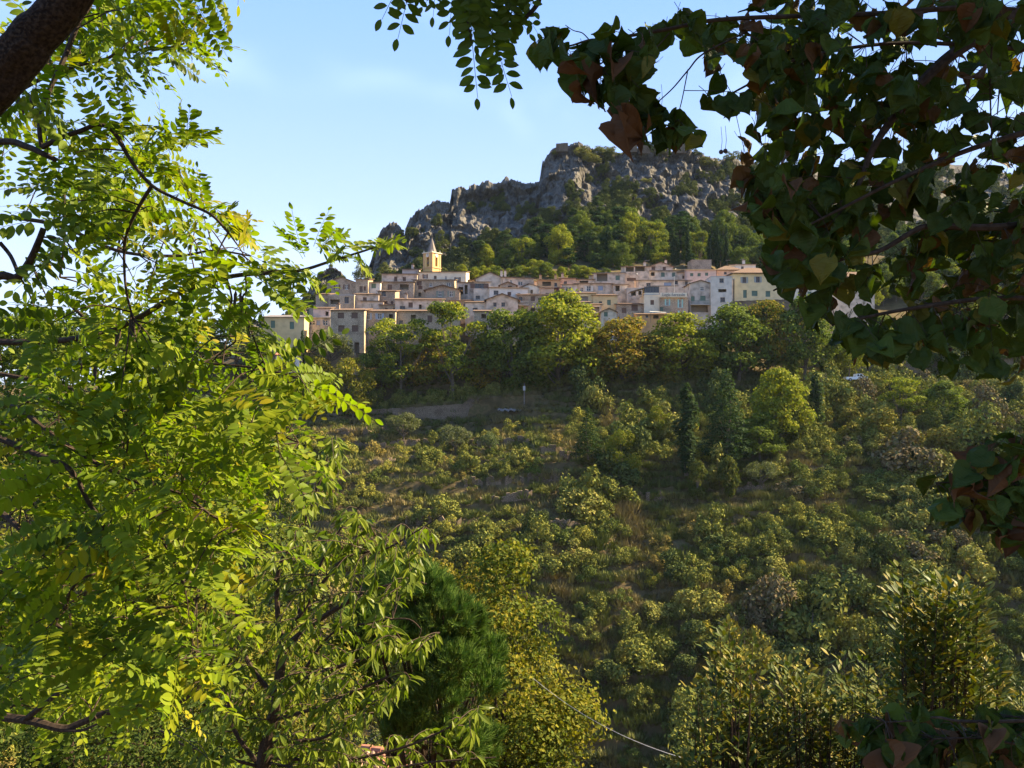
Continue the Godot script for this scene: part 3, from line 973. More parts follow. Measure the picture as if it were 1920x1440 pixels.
func build_village() -> void:
	# lowest tier, from the hut by the cypress eastwards
	house("ochre house with two green-shuttered windows at the village edge", 494, 570, 595, 664, 196, "ochre", [[512, 608, 8, 14, "g"], [547, 610, 8, 14, "g"], [553, 650, 7, 11, "d"]], {"chim": [544, 566], "yaw": 3, "tiles": "tile_grey"})
	house("greyish house with glazed gallery beside the ochre one, shade painted into its wall", 570, 619, 596, 640, 203, "grey", [[585, 605, 12, 9, "w"], [610, 605, 9, 10, "w"], [597, 605, 7, 9, "b"]], {"frame": "white", "tiles": "tile_grey"})  # greyish wall; part of its darker tone is shade put into the colour
	house("rubble stone house with four square brown-shuttered windows", 619, 683, 582, 664, 193, "stone", [[639, 591.5, 12, 11, "n"], [665, 591.5, 12, 11, "n"], [640, 616, 12, 12, "n"], [666, 616, 12, 12, "n"], [669, 652, 9, 20, "o"]], {"yaw": -2, "chim": [628]})
	house("stone house with pale blue-grey shutters next to the four-windowed one", 683, 741, 584, 645, 196, "stone2", [[690, 593, 7, 12, "s"], [712, 593, 8, 11, "s"], [733, 594, 8, 10, "o"], [692, 618, 7, 9, "w"]], {"frame": "white", "shutter": "blue_paint"})
	house("small pink plastered annex above the glazed gallery", 587, 619, 578, 600, 205, "pink", [[613, 588, 6, 8, "o"]], {"l": 5.0})
	house("tall stone wall house behind the first round of trees", 741, 862, 584, 650, 199, "stone", [[775, 597, 9, 13, "o"], [806, 598, 9, 13, "n"], [830, 600, 9, 13, "n"], [780, 622, 8, 12, "w"], [828, 625, 9, 12, "o"], [752, 606, 7, 11, "w"]], {"yaw": 2})
	house("stone house with two dark openings between the trees", 889, 922, 584, 650, 199, "stone2", [[907, 593, 9, 8, "o"], [910, 613, 7, 12, "o"]], {"l": 7.0})
	house("low stone house with white satellite dish corner", 922, 985, 592, 650, 201, "stone", [[950, 604, 8, 9, "w"]], {})
	house("tan house with a small square and a tall window above russet tree", 1069, 1107, 567, 620, 201, "tan", [[1084, 578, 7, 9, "o"], [1096.5, 579, 4, 4, "o"], [1078, 597, 6, 8, "w"]], {"roof": "shed"})
	house("narrow house with stacked loggia balconies", 1107, 1128, 571, 620, 203, "tan", [[1117, 580, 14, 9, "o"], [1117, 597, 14, 9, "o"]], {"balc": [[1108, 1126, 587], [1108, 1126, 604]], "rail": "tan"})
	house("small gabled house with one greenish window", 1127, 1156, 585, 618, 200, "plaster", [[1136, 589, 7, 9, "g"]], {"roof": "gable", "rise": 0.9})
	house("long grey stone house below the veranda restaurant", 1156, 1240, 571, 612, 207, "stone2", [[1209, 579, 6, 9, "o"], [1190, 577, 12, 12, "n"], [1170, 582, 9, 10, "n"], [1228, 578, 8, 10, "w"]], {"yaw": 2})
	house("orange plastered pavilion with white awning", 1195, 1262, 590, 612, 199, "orange", [[1230, 594, 10, 7, "o"], [1246, 595, 7, 6, "o"], [1213, 593, 5, 5, "w"]], {"l": 6.0, "tiles": "tile"})
	house("restaurant building of rubble stone with turquoise shutters", 1238, 1290, 558, 606, 205, "stone", [[1251.5, 566.5, 5, 12, "s"], [1275.5, 569, 5, 16, "s"], [1277, 589, 6, 13, "s"], [1241, 580, 6, 9, "g"]], {"roof": "terrace", "shutter": "turquoise", "frame": "white"})
	house("cream plastered wing of the restaurant with one brown window", 1208, 1238, 553, 580, 206, "cream", [[1223, 567, 7, 9, "n"]], {"roof": "terrace"})
	house("grey gabled house with green-railed balcony and open garage", 1294, 1333, 532, 596, 212, "grey", [[1316.5, 541, 7, 8, "w"], [1318, 559, 10, 9, "g"], [1294 + 5, 560, 7, 9, "g"], [1312, 579, 32, 13, "o"]], {"roof": "gable", "rise": 0.85, "balc": [[1295, 1330, 571]], "rail": "green_paint", "frame": "white"})
	house("tall white house with a half-round arched window", 1333, 1372, 519, 590, 211, "pale", [[1353, 526, 8, 8, "w"], [1354.5, 545, 15, 6, "o"], [1355, 562, 9, 9, "w"], [1364, 579, 6, 8, "d"]], {"roof": "terrace", "yaw": -3, "frame": "wood"})
	house("narrow house slit between the white and the yellow house", 1372, 1377, 524, 570, 214, "tan", [], {"l": 5.0, "roof": "terrace"})
	house("large yellow house with hipped tile roof and grey shutters", 1375, 1462, 513, 564, 214, "yellow", [[1395.5, 525, 7, 11, "s"], [1421, 524, 7, 11, "s"], [1446, 523, 7, 11, "s"], [1397, 551, 7, 15, "g"], [1415, 550, 11, 10, "g"], [1440, 551, 9, 11, "g"]], {"roof": "hip", "rise": 2.3, "l": 11.0, "shutter": "grey_paint", "ext": 6.0, "over": 0.7})
	house("cream extension of the yellow house behind the leaves", 1462, 1532, 540, 564, 215, "cream", [[1478, 551, 8, 9, "w"], [1500, 551, 8, 9, "w"], [1518, 551, 8, 9, "g"]], {"roof": "terrace", "ext": 6.0})
	house("pale house farther along the road behind the linden leaves", 1560, 1640, 520, 580, 222, "beige", [[1580, 535, 9, 11, "g"], [1605, 535, 9, 11, "g"], [1580, 557, 9, 11, "g"]], {"roof": "hip", "rise": 2.0, "ext": 10.0})
	# second tier
	house("tan stone house end without windows", 592, 616, 552, 580, 212, "stone2", [], {"roof": "shed"})
	house("ruinous stone house with a vaulted arch", 616, 664, 554, 582, 211, "stone", [[628, 566, 18, 9, "o"], [650, 563, 8, 12, "w"]], {"roof": "terrace"})
	house("beige house with one tall dark window", 664, 710, 552, 585, 213, "beige", [[684, 565, 7, 15, "n"]], {"roof": "shed", "yaw": 2})
	house("stone house with a pair of small dark windows beside the tall-windowed one", 708, 741, 546, 585, 215, "stone2", [[720, 551, 7, 9, "w"], [714, 569, 5, 9, "n"], [724, 569, 5, 9, "n"], [735, 569, 4, 9, "n"]], {})
	house("long low house with an eave and two small dark windows", 741, 832, 562, 590, 207, "beige", [[770, 572, 8, 10, "n"], [788, 575, 5, 8, "o"], [755, 578, 10, 8, "w"]], {"yaw": 4, "chim": [760]})
	house("gabled house with two white-framed shuttered windows", 798, 862, 544, 575, 216, "stone2", [[825, 551, 7, 11, "s"], [846, 551, 7, 11, "s"]], {"roof": "gable", "rise": 1.3, "frame": "white", "shutter": "greygreen", "over": 0.6})
	house("narrow house with two open doors, shade painted into its grey wall", 862, 890, 530, 570, 221, "grey", [[864, 545, 9, 14, "o"], [874, 543, 6, 17, "o"]], {"roof": "shed"})  # the darker wall colour carries the shade this narrow front lies in
	house("plain plastered house with wide brown window band", 888, 920, 529, 572, 219, "plaster", [[899, 536, 17, 9, "s"], [896, 558, 8, 7, "w"]], {"yaw": 3})
	house("white house with long sloping eave", 918, 990, 540, 566, 217, "white", [[930, 549, 9, 8, "w"], [955, 551, 7, 7, "n"], [973, 553, 6, 7, "w"]], {"yaw": 6})
	house("front gabled house with two small square windows", 912, 971, 562, 602, 207, "beige", [[928, 571, 6, 8, "w"], [943.5, 571, 7, 8, "w"]], {"roof": "gable", "rise": 1.5, "over": 0.6})
	house("lean-to beside the front gabled house", 872, 912, 567, 600, 209, "plaster", [[891, 581, 9, 8, "w"]], {"yaw": -4})
	house("house with a white-railed balcony above the broad tree", 970, 1026, 553, 598, 211, "stone2", [[976, 561, 7, 9, "w"], [999, 560, 8, 9, "n"], [999, 581, 8, 7, "o"], [1012, 562, 6, 8, "w"]], {"balc": [[971, 992, 572]]})
	house("salmon house with a dark red door under the roof", 1015, 1057, 540, 572, 215, "salmon", [[1043.5, 545, 9, 13, "r"], [1026, 553, 6, 7, "w"]], {"roof": "shed", "yaw": 4})
	house("yellow house with sheltered balcony", 1073, 1118, 550, 580, 209, "yellow", [[1090, 560, 26, 9, "o"]], {"balc": [[1076, 1102, 566]], "tiles": "tile"})
	house("ochre yellow house with one green-shuttered window", 1112, 1158, 554, 586, 208, "ochre", [[1142, 567, 7, 10, "g"], [1126, 569, 6, 8, "w"]], {"yaw": 3})
	house("terraced house with a glazed white pergola", 1057, 1082, 534, 556, 217, "plaster", [[1066, 542, 12, 8, "w"]], {"frame": "white"})
	house("row house with pale and blue windows", 1080, 1150, 532, 560, 219, "beige", [[1104, 541, 8, 10, "s"], [1126, 540, 9, 9, "b"], [1091, 543, 6, 8, "w"]], {"frame": "white", "shutter": "white"})
	house("tan row house with a dark square window", 1150, 1176, 534, 562, 218, "tan", [[1158, 541, 8, 10, "o"]], {})
	house("terrace house with an open passage, its shade painted as grey wall colour", 1176, 1208, 541, 578, 215, "grey", [[1188, 540 + 10, 9, 9, "o"], [1200, 549, 6, 8, "o"]], {"roof": "terrace"})  # shade on the terrace fronts is painted in as the grey wall
	house("long eaved house with brown-framed window behind the veranda", 1198, 1296, 526, 548, 224, "beige", [[1252, 533, 14, 7, "b"], [1268, 530, 6, 7, "w"], [1287, 531, 5, 7, "w"], [1216, 534, 8, 7, "w"]], {})
	# third tier
	house("gabled stone house highest at the crag end", 613, 667, 530, 556, 223, "stone2", [[632, 538, 6, 9, "s"], [649.5, 538, 6, 9, "s"], [619, 546, 4, 5, "o"]], {"roof": "gable", "rise": 1.5, "frame": "white"})
	house("stone house with a white-framed arched door", 667, 690, 524, 556, 222, "stone", [[677, 542, 6, 11, "d"], [684, 541, 4, 8, "n"]], {})
	house("white house with a single-pitch roof and one grey window", 689, 713, 530, 552, 224, "white", [[700.5, 536, 9, 9, "g"]], {"yaw": -4, "l": 6.0})
	house("stone house with a wide dark barred window", 713, 776, 529, 556, 226, "stone2", [[731, 538.5, 8, 10, "n"], [758, 538, 16, 10, "o"]], {})
	house("upper stone house with two dark windows below the church", 716, 782, 514, 535, 235, "beige", [[742, 523, 6, 9, "n"], [758, 523, 6, 8, "n"]], {"yaw": 3})
	house("pinkish wall house next to the church", 754, 784, 505, 528, 240, "pink", [], {"chim": [772], "l": 6.0})
	house("stone house with stacked brown windows under the church nave", 774, 852, 525, 556, 228, "stone", [[786, 531, 9, 8, "n"], [788, 539, 8, 7, "n"], [808, 534, 6, 7, "w"], [841, 533, 7, 7, "w"], [787, 552, 5, 8, "o"]], {"frame": "white"})
	house("big gabled plastered house with weathered flank", 892, 946, 523, 556, 234, "plaster", [[905, 533, 5, 6, "w"]], {"roof": "gable", "rise": 1.9, "l": 9.0, "chim": [940, 947]})
	house("long side wing with slanting eave and pale windows", 944, 1002, 521, 552, 232, "beige", [[958, 528, 5, 6, "w"], [976, 531, 9, 7, "w"], [990, 533, 5, 6, "w"]], {"yaw": 14, "frame": "white"})
	house("small gabled house with one dark window below the long wing", 937, 968, 535, 556, 225, "stone2", [[956, 539, 7, 6, "o"]], {"roof": "gable", "rise": 0.9, "l": 6.0})
	house("small house with a sunlit white gable wall", 968, 1018, 541, 562, 221, "white", [[997, 547, 5, 7, "w"]], {"yaw": -20, "roof": "gable", "rise": 1.2})
	house("orange house with an arched loggia and roof chimneys", 1009, 1050, 525, 548, 226, "orange", [[1025, 532, 16, 8, "o"], [1042, 534, 5, 7, "w"]], {"chim": [1014, 1043]})
	house("pale orange house beside the arched loggia house", 1050, 1080, 522, 546, 229, "salmon", [[1060, 531, 6, 8, "w"]], {"chim": [1056]})
	house("house with a low vaulted roof at the wood's edge", 1080, 1114, 524, 546, 230, "tan", [[1095, 529, 16, 5, "o"]], {})
	house("house with a dark garage opening and one green shutter", 1113, 1171, 512, 548, 231, "beige", [[1129, 520, 20, 14, "o"], [1158, 521, 8, 9, "g"]], {"yaw": -7, "tiles": "tile_grey"})
	house("open-columned roof terrace house", 1171, 1217, 500, 540, 236, "tan", [[1181, 505, 15, 9, "o"], [1200, 504, 18, 9, "o"], [1184, 524, 17, 6, "n"]], {"chim": [1212]})
	house("gabled house with two brown windows, topmost in the village", 1217, 1262, 500, 530, 243, "beige", [[1225, 503, 7, 6, "n"], [1245.5, 503, 6, 7, "n"]], {"roof": "gable", "rise": 1.3, "chim": [1252]})
	house("row house with three green-shuttered windows", 1206, 1289, 508, 540, 238, "plaster", [[1224, 514, 7, 7, "o"], [1243, 515, 7, 8, "g"], [1263, 515, 6, 8, "g"], [1280, 515, 7, 8, "g"]], {})
	house("pink house with a yellow frieze", 1288, 1343, 506, 545, 234, "pink", [[1297, 515, 6, 6, "g"], [1311, 515, 6, 6, "g"], [1325, 514, 6, 6, "g"]], {"tiles": "ochre"})
	house("windowless square stone tower house at the wood's edge", 1297, 1334, 488, 515, 252, "stone2", [], {"roof": "terrace", "l": 6.0, "tiles": "stone2"})
	house("low house with pinkish tile roof behind the yellow one", 1344, 1392, 507, 530, 236, "salmon", [[1360, 512, 5, 5, "w"]], {"roof": "hip", "rise": 1.9})
	house("upper house with a flat end wall behind the yellow one", 1380, 1417, 496, 520, 246, "white", [[1392, 502, 5, 5, "w"]], {"roof": "shed", "chim": [1400]})
	# the church
	house("cream church nave with three brown-shuttered windows", 782, 874, 510, 540, 238, "cream", [[797, 518, 5, 8, "s"], [816, 520, 5, 6, "n"], [858, 525, 6, 10, "s"], [836, 521, 4, 6, "w"]], {"called": "church_nave", "category": "church", "roof": "shed", "rise": 1.2, "l": 9.0, "yaw": -3, "frame": "white"})
	bell_tower()
	veranda()
	hut()
	# fill behind: plain roofs that close the gaps between the tiers
	rng.seed = 71
	for k in 26:
		var px := 640.0 + k * 27.0
		var d := 243.0 + rng.randf_range(-4, 6) - absf(px - 1000) * 0.01
		var top := lerpf(528, 508, smoothstep(900, 1250, px)) + rng.randf_range(0, 9)
		if px < 780:
			top = 530 + rng.randf_range(0, 10)
		if px > 874 and px < 1110:
			top = 524 + rng.randf_range(0, 8)
		if px > 1330:
			continue
		house("plain weathered house filling in behind the front rows", px - 16, px + 16, top, top + 25, d, ["beige", "stone2", "tan", "plaster"][k % 4], [[px - 6, top + 9, 5, 6, "n"], [px + 7, top + 9, 5, 6, "w"]], {"group": "plain houses behind the front rows", "yaw": rng.randf_range(-8, 8), "l": 6.0})
	for k in 22:
		var px := 600.0 + k * 33.0
		var top := 572.0 + rng.randf_range(-9, 10)
		house("plain house half hidden in the lower rows", px - 20, px + 20, top, top + 40, 208.0 + rng.randf_range(5, 8), ["stone", "beige", "stone2", "tan"][k % 4], [[px - 8, top + 9, 6, 8, "n"], [px + 8, top + 9, 6, 8, "w"]], {"group": "plain houses of the lower rows", "yaw": rng.randf_range(-6, 6), "l": 6.0})

func bell_tower() -> void:
	var d := 241.0
	var k := d / F
	var t := thing("bell_tower", "ochre church bell tower with clock and pointed grey spire", "bell tower", W(810, 525, d))
	t.rotation.y = deg_to_rad(-38.0)
	var a := 1.85
	var h := (525 - 476) * k
	var s := Shape.new()
	var holes := [Rect2(-0.5, h - 4.0, 1.0, 2.7)]
	for q in 4:
		var b := Basis(Vector3.UP, q * PI / 2)
		var w := Shape.new()
		var xs := [-a, -0.5, 0.5, a]
		var ys := [0.0, h - 4.0, h - 1.3, h]
		for i in 3:
			for j in 3:
				if i == 1 and j == 1:
					continue
				w.quad(Vector3(xs[i], ys[j], a), Vector3(xs[i], ys[j + 1], a), Vector3(xs[i + 1], ys[j + 1], a), Vector3(xs[i + 1], ys[j], a))
		for e in [[-0.5, h - 4.0, 0.5, h - 4.0], [0.5, h - 4.0, 0.5, h - 1.3], [0.5, h - 1.3, -0.5, h - 1.3], [-0.5, h - 1.3, -0.5, h - 4.0]]:
			w.quad(Vector3(e[0], e[1], a), Vector3(e[2], e[3], a), Vector3(e[2], e[3], a - 0.5), Vector3(e[0], e[1], a - 0.5))
		for vtx in w.v:
			s.v.append(b * vtx)
			s.c.append(Color.WHITE)
		for n in w.ix:
			s.ix.append(n + s.v.size() - w.v.size())
	part(t, "wall", s.made(), M.ochre_bright)
	s = Shape.new()
	s.box(Vector3(-0.6, h - 4.2, -0.6), Vector3(0.6, h - 1.1, 0.6))
	part(t, "belfry_core", s.made(), M.ochre_bright)
	for q in 4:
		var b := Basis(Vector3.UP, q * PI / 2)
		for sg in [-1.0, 1.0]:
			s = Shape.new()
			s.box(Vector3(sg * a - 0.25 * (1.0 + sg), 0.5, a + 0.004), Vector3(sg * a + 0.25 * (1.0 - sg), h - 0.3, a + 0.09))
			part(t, "pilaster", s.made(), M.orange, Transform3D(b, Vector3.ZERO))
		s = Shape.new()
		s.box(Vector3(-a - 0.12, h - 4.5, a + 0.1), Vector3(a + 0.12, h - 4.25, a + 0.2))
		part(t, "string_course", s.made(), M.orange, Transform3D(b, Vector3.ZERO))
	s = Shape.new()
	s.box(Vector3(-a - 0.3, h + 0.003, -a - 0.3), Vector3(a + 0.3, h + 0.25, a + 0.3))
	part(t, "cornice", s.made(), M.cream)
	# spire: eight sides with small corner pinnacles
	s = Shape.new()
	var top := Vector3(0, h + 5.0, 0)
	for q in 8:
		var w0 := TAU * (q + 0.5) / 8
		var w1 := TAU * (q + 1.5) / 8
		s.tri(Vector3(cos(w0) * 1.55, h + 0.26, sin(w0) * 1.55), top, Vector3(cos(w1) * 1.55, h + 0.26, sin(w1) * 1.55))
	var sp := part(t, "spire", s.made(), M.slate)
	s = Shape.new()
	s.box(Vector3(-0.04, h + 4.9, -0.04), Vector3(0.04, h + 6.4, 0.04))
	s.box(Vector3(-0.3, h + 5.8, -0.03), Vector3(0.3, h + 5.88, 0.03))
	part(sp, "cross", s.made(), M.iron)
	for q in 4:
		var w0 := TAU * (q + 0.5) / 4
		s = Shape.new()
		var c := Vector3(cos(w0), 0, sin(w0)) * (a * 1.3) + Vector3(0, h + 0.26, 0)
		for e in 4:
			var g0 := TAU * e / 4
			var g1 := TAU * (e + 1) / 4
			s.tri(c + Vector3(cos(g0), 0, sin(g0)) * 0.28, c + Vector3(0, 0.9, 0), c + Vector3(cos(g1), 0, sin(g1)) * 0.28)
		part(t, "pinnacle", s.made(), M.cream)
	for q in 4:
		var b := Basis(Vector3.UP, q * PI / 2)
		s = Shape.new()
		for e in 20:
			var g0 := TAU * e / 20
			var g1 := TAU * (e + 1) / 20
			var z := a + 0.12
			s.tri(Vector3(0, 0, z), Vector3(cos(g0) * 0.62, sin(g0) * 0.62, z), Vector3(cos(g1) * 0.62, sin(g1) * 0.62, z))
			s.quad(Vector3(cos(g0) * 0.62, sin(g0) * 0.62, z), Vector3(cos(g1) * 0.62, sin(g1) * 0.62, z), Vector3(cos(g1) * 0.62, sin(g1) * 0.62, a), Vector3(cos(g0) * 0.62, sin(g0) * 0.62, a))
		var ck := part(t, "clock", s.made(), M.white, Transform3D(b, Vector3(0, h - 0.62, 0)))
		s = Shape.new()
		s.box(Vector3(-0.04, -0.05, a + 0.13), Vector3(0.04, 0.5, a + 0.15))
		s.box(Vector3(-0.05, -0.04, a + 0.155), Vector3(0.35, 0.04, a + 0.175))
		for e in 12:
			var g := TAU * e / 12
			var p := Vector3(cos(g) * 0.53, sin(g) * 0.53, 0)
			s.box(p + Vector3(-0.03, -0.03, a + 0.125), p + Vector3(0.03, 0.03, a + 0.135))
		part(ck, "hands", s.made(), M.iron)
	s = Shape.new()
	for q in 12:
		for e in 5:
			var prof := [[0.0, 0.75], [0.18, 0.7], [0.26, 0.35], [0.36, 0.08], [0.42, 0.0]]
			if e == 4:
				continue
			var g0 := TAU * q / 12
			var g1 := TAU * (q + 1) / 12
			s.quad(Vector3(cos(g0) * prof[e][0], prof[e][1], sin(g0) * prof[e][0]), Vector3(cos(g1) * prof[e][0], prof[e][1], sin(g1) * prof[e][0]), Vector3(cos(g1) * prof[e + 1][0], prof[e + 1][1], sin(g1) * prof[e + 1][0]), Vector3(cos(g0) * prof[e + 1][0], prof[e + 1][1], sin(g0) * prof[e + 1][0]))
	part(t, "bell", s.made(), M.iron, Transform3D(Basis(), Vector3(0, h - 3.2, a - 0.3)))

func veranda() -> void:
	var d := 206.5
	var k := d / F
	# glazed dining room on the restaurant's roof terrace
	var t := thing("glazed_veranda", "glazed veranda with white posts and sloping roof on the restaurant", "veranda", W(1222, 549, d))
	var w := 27.0 * k
	var h := 12.0 * k
	var s := Shape.new()
	s.box(Vector3(-w / 2, -0.7, -4.0), Vector3(w / 2, 0.0, 0.0))
	part(t, "parapet", s.made(), M.cream)
	for i in 6:
		s = Shape.new()
		var x := -w / 2 + w * i / 5.0
		s.box(Vector3(x - 0.07, 0.003, -0.14), Vector3(x + 0.07, h, 0.0))
		part(t, "post", s.made(), M.iron)
	for i in 5:
		s = Shape.new()
		var x := -w / 2 + w * i / 5.0
		s.box(Vector3(x + 0.08, 0.05, -0.09), Vector3(x + w / 5.0 - 0.08, h - 0.05, -0.06))
		part(t, "pane", s.made(), M.glass)
	s = Shape.new()
	s.box(Vector3(-w / 2 + 0.1, 0.003, -4.0), Vector3(w / 2 - 0.1, h - 0.01, -3.9))
	part(t, "back_wall", s.made(), M.cream)
	s = Shape.new()
	s.slab([Vector3(-w / 2 - 3.6, h - 1.4, 0.4), Vector3(-w / 2 + 1.5, h + 0.02, 0.4), Vector3(-w / 2 + 1.5, h + 0.02, -4.4), Vector3(-w / 2 - 3.6, h - 1.4, -4.4)], Vector3(0, 0.15, 0))
	s.slab([Vector3(-w / 2 + 1.5, h + 0.02, 0.4), Vector3(w / 2 + 5.0, h + 0.02, 0.4), Vector3(w / 2 + 5.0, h + 0.5, -4.4), Vector3(-w / 2 + 1.5, h + 0.5, -4.4)], Vector3(0, 0.15, 0))
	part(t, "roof", s.made(), M.tile_grey)
	# the lettered parapet
	t = thing("lettered_parapet", "cream parapet wall with dark lettering above the turquoise shutters", "sign", W(1263, 557, 204.2))
	k = 204.2 / F
	w = 50.0 * k
	s = Shape.new()
	s.box(Vector3(-w / 2, 0.0, -0.3), Vector3(w / 2, 8.2 * k, 0.0))
	part(t, "panel", s.made(), M.cream)
	var f := SystemFont.new()
	f.font_names = PackedStringArray(["Droid Serif"])
	f.font_weight = 700
	var tm := TextMesh.new()
	tm.text = "Logis Sarrasin"
	tm.font = f
	tm.font_size = 64
	tm.pixel_size = 0.0126
	tm.depth = 0.04
	part(t, "lettering", tm, M.ink, Transform3D(Basis().scaled(Vector3(1.0, 1.15, 1.0)), Vector3(0, 4.1 * k, 0.022)))
	t = thing("flag_pole", "thin white pole rising from the lettered parapet", "pole", W(1264.5, 551, 206))
	s = Shape.new()
	s.tube(PackedVector3Array([Vector3(0, -0.8, 0), Vector3(0, 4.4, 0)]), 0.07, 0.05, 6)
	part(t, "shaft", s.made(), M.white)
	s = Shape.new()
	s.box(Vector3(-0.15, 4.2, -0.1), Vector3(0.15, 4.5, 0.1))
	part(t, "head", s.made(), M.white)
	t = thing("awning", "long white awning in front of the orange pavilion", "awning", W(1234, 587, 197.5))
	s = Shape.new()
	s.slab([Vector3(-2.0, 0.25, 0.6), Vector3(2.0, 0.0, 0.6), Vector3(2.0, 0.25, -1.2), Vector3(-2.0, 0.5, -1.2)], Vector3(0, 0.08, 0))
	part(t, "cloth", s.made(), M.white)
	for x in [-1.9, 1.9]:
		s = Shape.new()
		s.tube(PackedVector3Array([Vector3(x, -2.4, 0.5), Vector3(x, 0.12, 0.5)]), 0.04, 0.04, 5)
		part(t, "pole", s.made(), M.iron)
	for a in [[575.5, 608, 201.5, 4.2], [921, 588.5, 200.0, 4.0], [1267, 504, 240.0, 2.6], [1195, 513, 234.0, 3.0]]:
		t = thing("satellite_dish", "small white satellite dish fixed to a house front", "satellite dish", W(a[0], a[1], a[2]), "satellite dishes on the houses")
		var r: float = a[3] / 2.0 * a[2] / F
		s = Shape.new()
		for i in 14:
			for j in 3:
				var g0 := TAU * i / 14
				var g1 := TAU * (i + 1) / 14
				var r0 := r * j / 3.0
				var r1 := r * (j + 1) / 3.0
				s.quad(Vector3(cos(g0) * r0, sin(g0) * r0, r0 * r0 * 0.5), Vector3(cos(g1) * r0, sin(g1) * r0, r0 * r0 * 0.5), Vector3(cos(g1) * r1, sin(g1) * r1, r1 * r1 * 0.5), Vector3(cos(g0) * r1, sin(g0) * r1, r1 * r1 * 0.5))
		part(t, "dish", s.made(), M.white, Transform3D(Basis(Vector3.UP, 0.4), Vector3.ZERO))
		s = Shape.new()
		s.tube(PackedVector3Array([Vector3(0, 0, 0), Vector3(0, -0.2, -0.7), Vector3(0, -0.2, -1.6)]), 0.03, 0.03, 5)
		s.tube(PackedVector3Array([Vector3(0, -r * 0.9, 0.1), Vector3(0, 0, 0.45)]), 0.02, 0.02, 4)
		part(t, "arm", s.made(), M.iron)
	for a in [[1212, 488, 240], [1390, 486, 246], [1364, 488, 240], [683, 520, 224], [1284, 498, 238]]:
		t = thing("roof_aerial", "thin television aerial standing on a roof", "aerial", W(a[0], a[1], a[2]), "aerials on the roofs")
		s = Shape.new()
		s.tube(PackedVector3Array([Vector3(0, -3.2, 0), Vector3(0, 0.1, 0)]), 0.03, 0.03, 5)
		part(t, "mast", s.made(), M.iron)
		s = Shape.new()
		s.box(Vector3(-0.5, -0.02, -0.02), Vector3(0.9, 0.03, 0.02))
		for i in 6:
			s.box(Vector3(-0.4 + i * 0.24, -0.012, -0.3), Vector3(-0.37 + i * 0.24, 0.02, 0.3))
		part(t, "antenna", s.made(), M.sill)

func hut() -> void:
	var d := 186.5
	var k := d / F
	var t := thing("garden_hut", "small white hut with terracotta tiled roof beside the cypress", "hut", W(539, 683, d) - Vector3(0, 2.0, 0))
	var w := 44.0 * k
	var h := 17.0 * k + 2.0
	part(t, "wall", wall_shape(w, h, 4.0, [Rect2(0.9, h - 1.7, 0.9, 1.2)], "shed", 1.2), M.white)
	part(t, "window", slab_box(0.9, 1.2, -0.3, -0.2), M.glass, Transform3D(Basis(), Vector3(1.35, h - 1.7, 0)))
	var n := 15
	for i in n:
		var s := Shape.new()
		var x := -w / 2 - 0.2 + (w + 0.4) * (i + 0.5) / n
		var r := (w + 0.4) / n * 0.56
		var path := [Vector3(x, h - 0.05, 0.4), Vector3(x, h + 1.35, -4.3)]
		for e in 6:
			var g0 := PI * e / 6
			var g1 := PI * (e + 1) / 6
			var o0 := Vector3(cos(g0) * r, sin(g0) * r + 0.03, 0)
			var o1 := Vector3(cos(g1) * r, sin(g1) * r + 0.03, 0)
			s.quad(path[0] + o0, path[0] + o1, path[1] + o1, path[1] + o0)
		part(t, "tile", s.made(), M.tile_red)
	var s := Shape.new()
	s.slab([Vector3(-w / 2 - 0.25, h - 0.14, 0.38), Vector3(w / 2 + 0.25, h - 0.14, 0.38), Vector3(w / 2 + 0.25, h + 1.26, -4.3), Vector3(-w / 2 - 0.25, h + 1.26, -4.3)], Vector3(0, 0.08, 0))
	part(t, "roof", s.made(), M.tile_red)

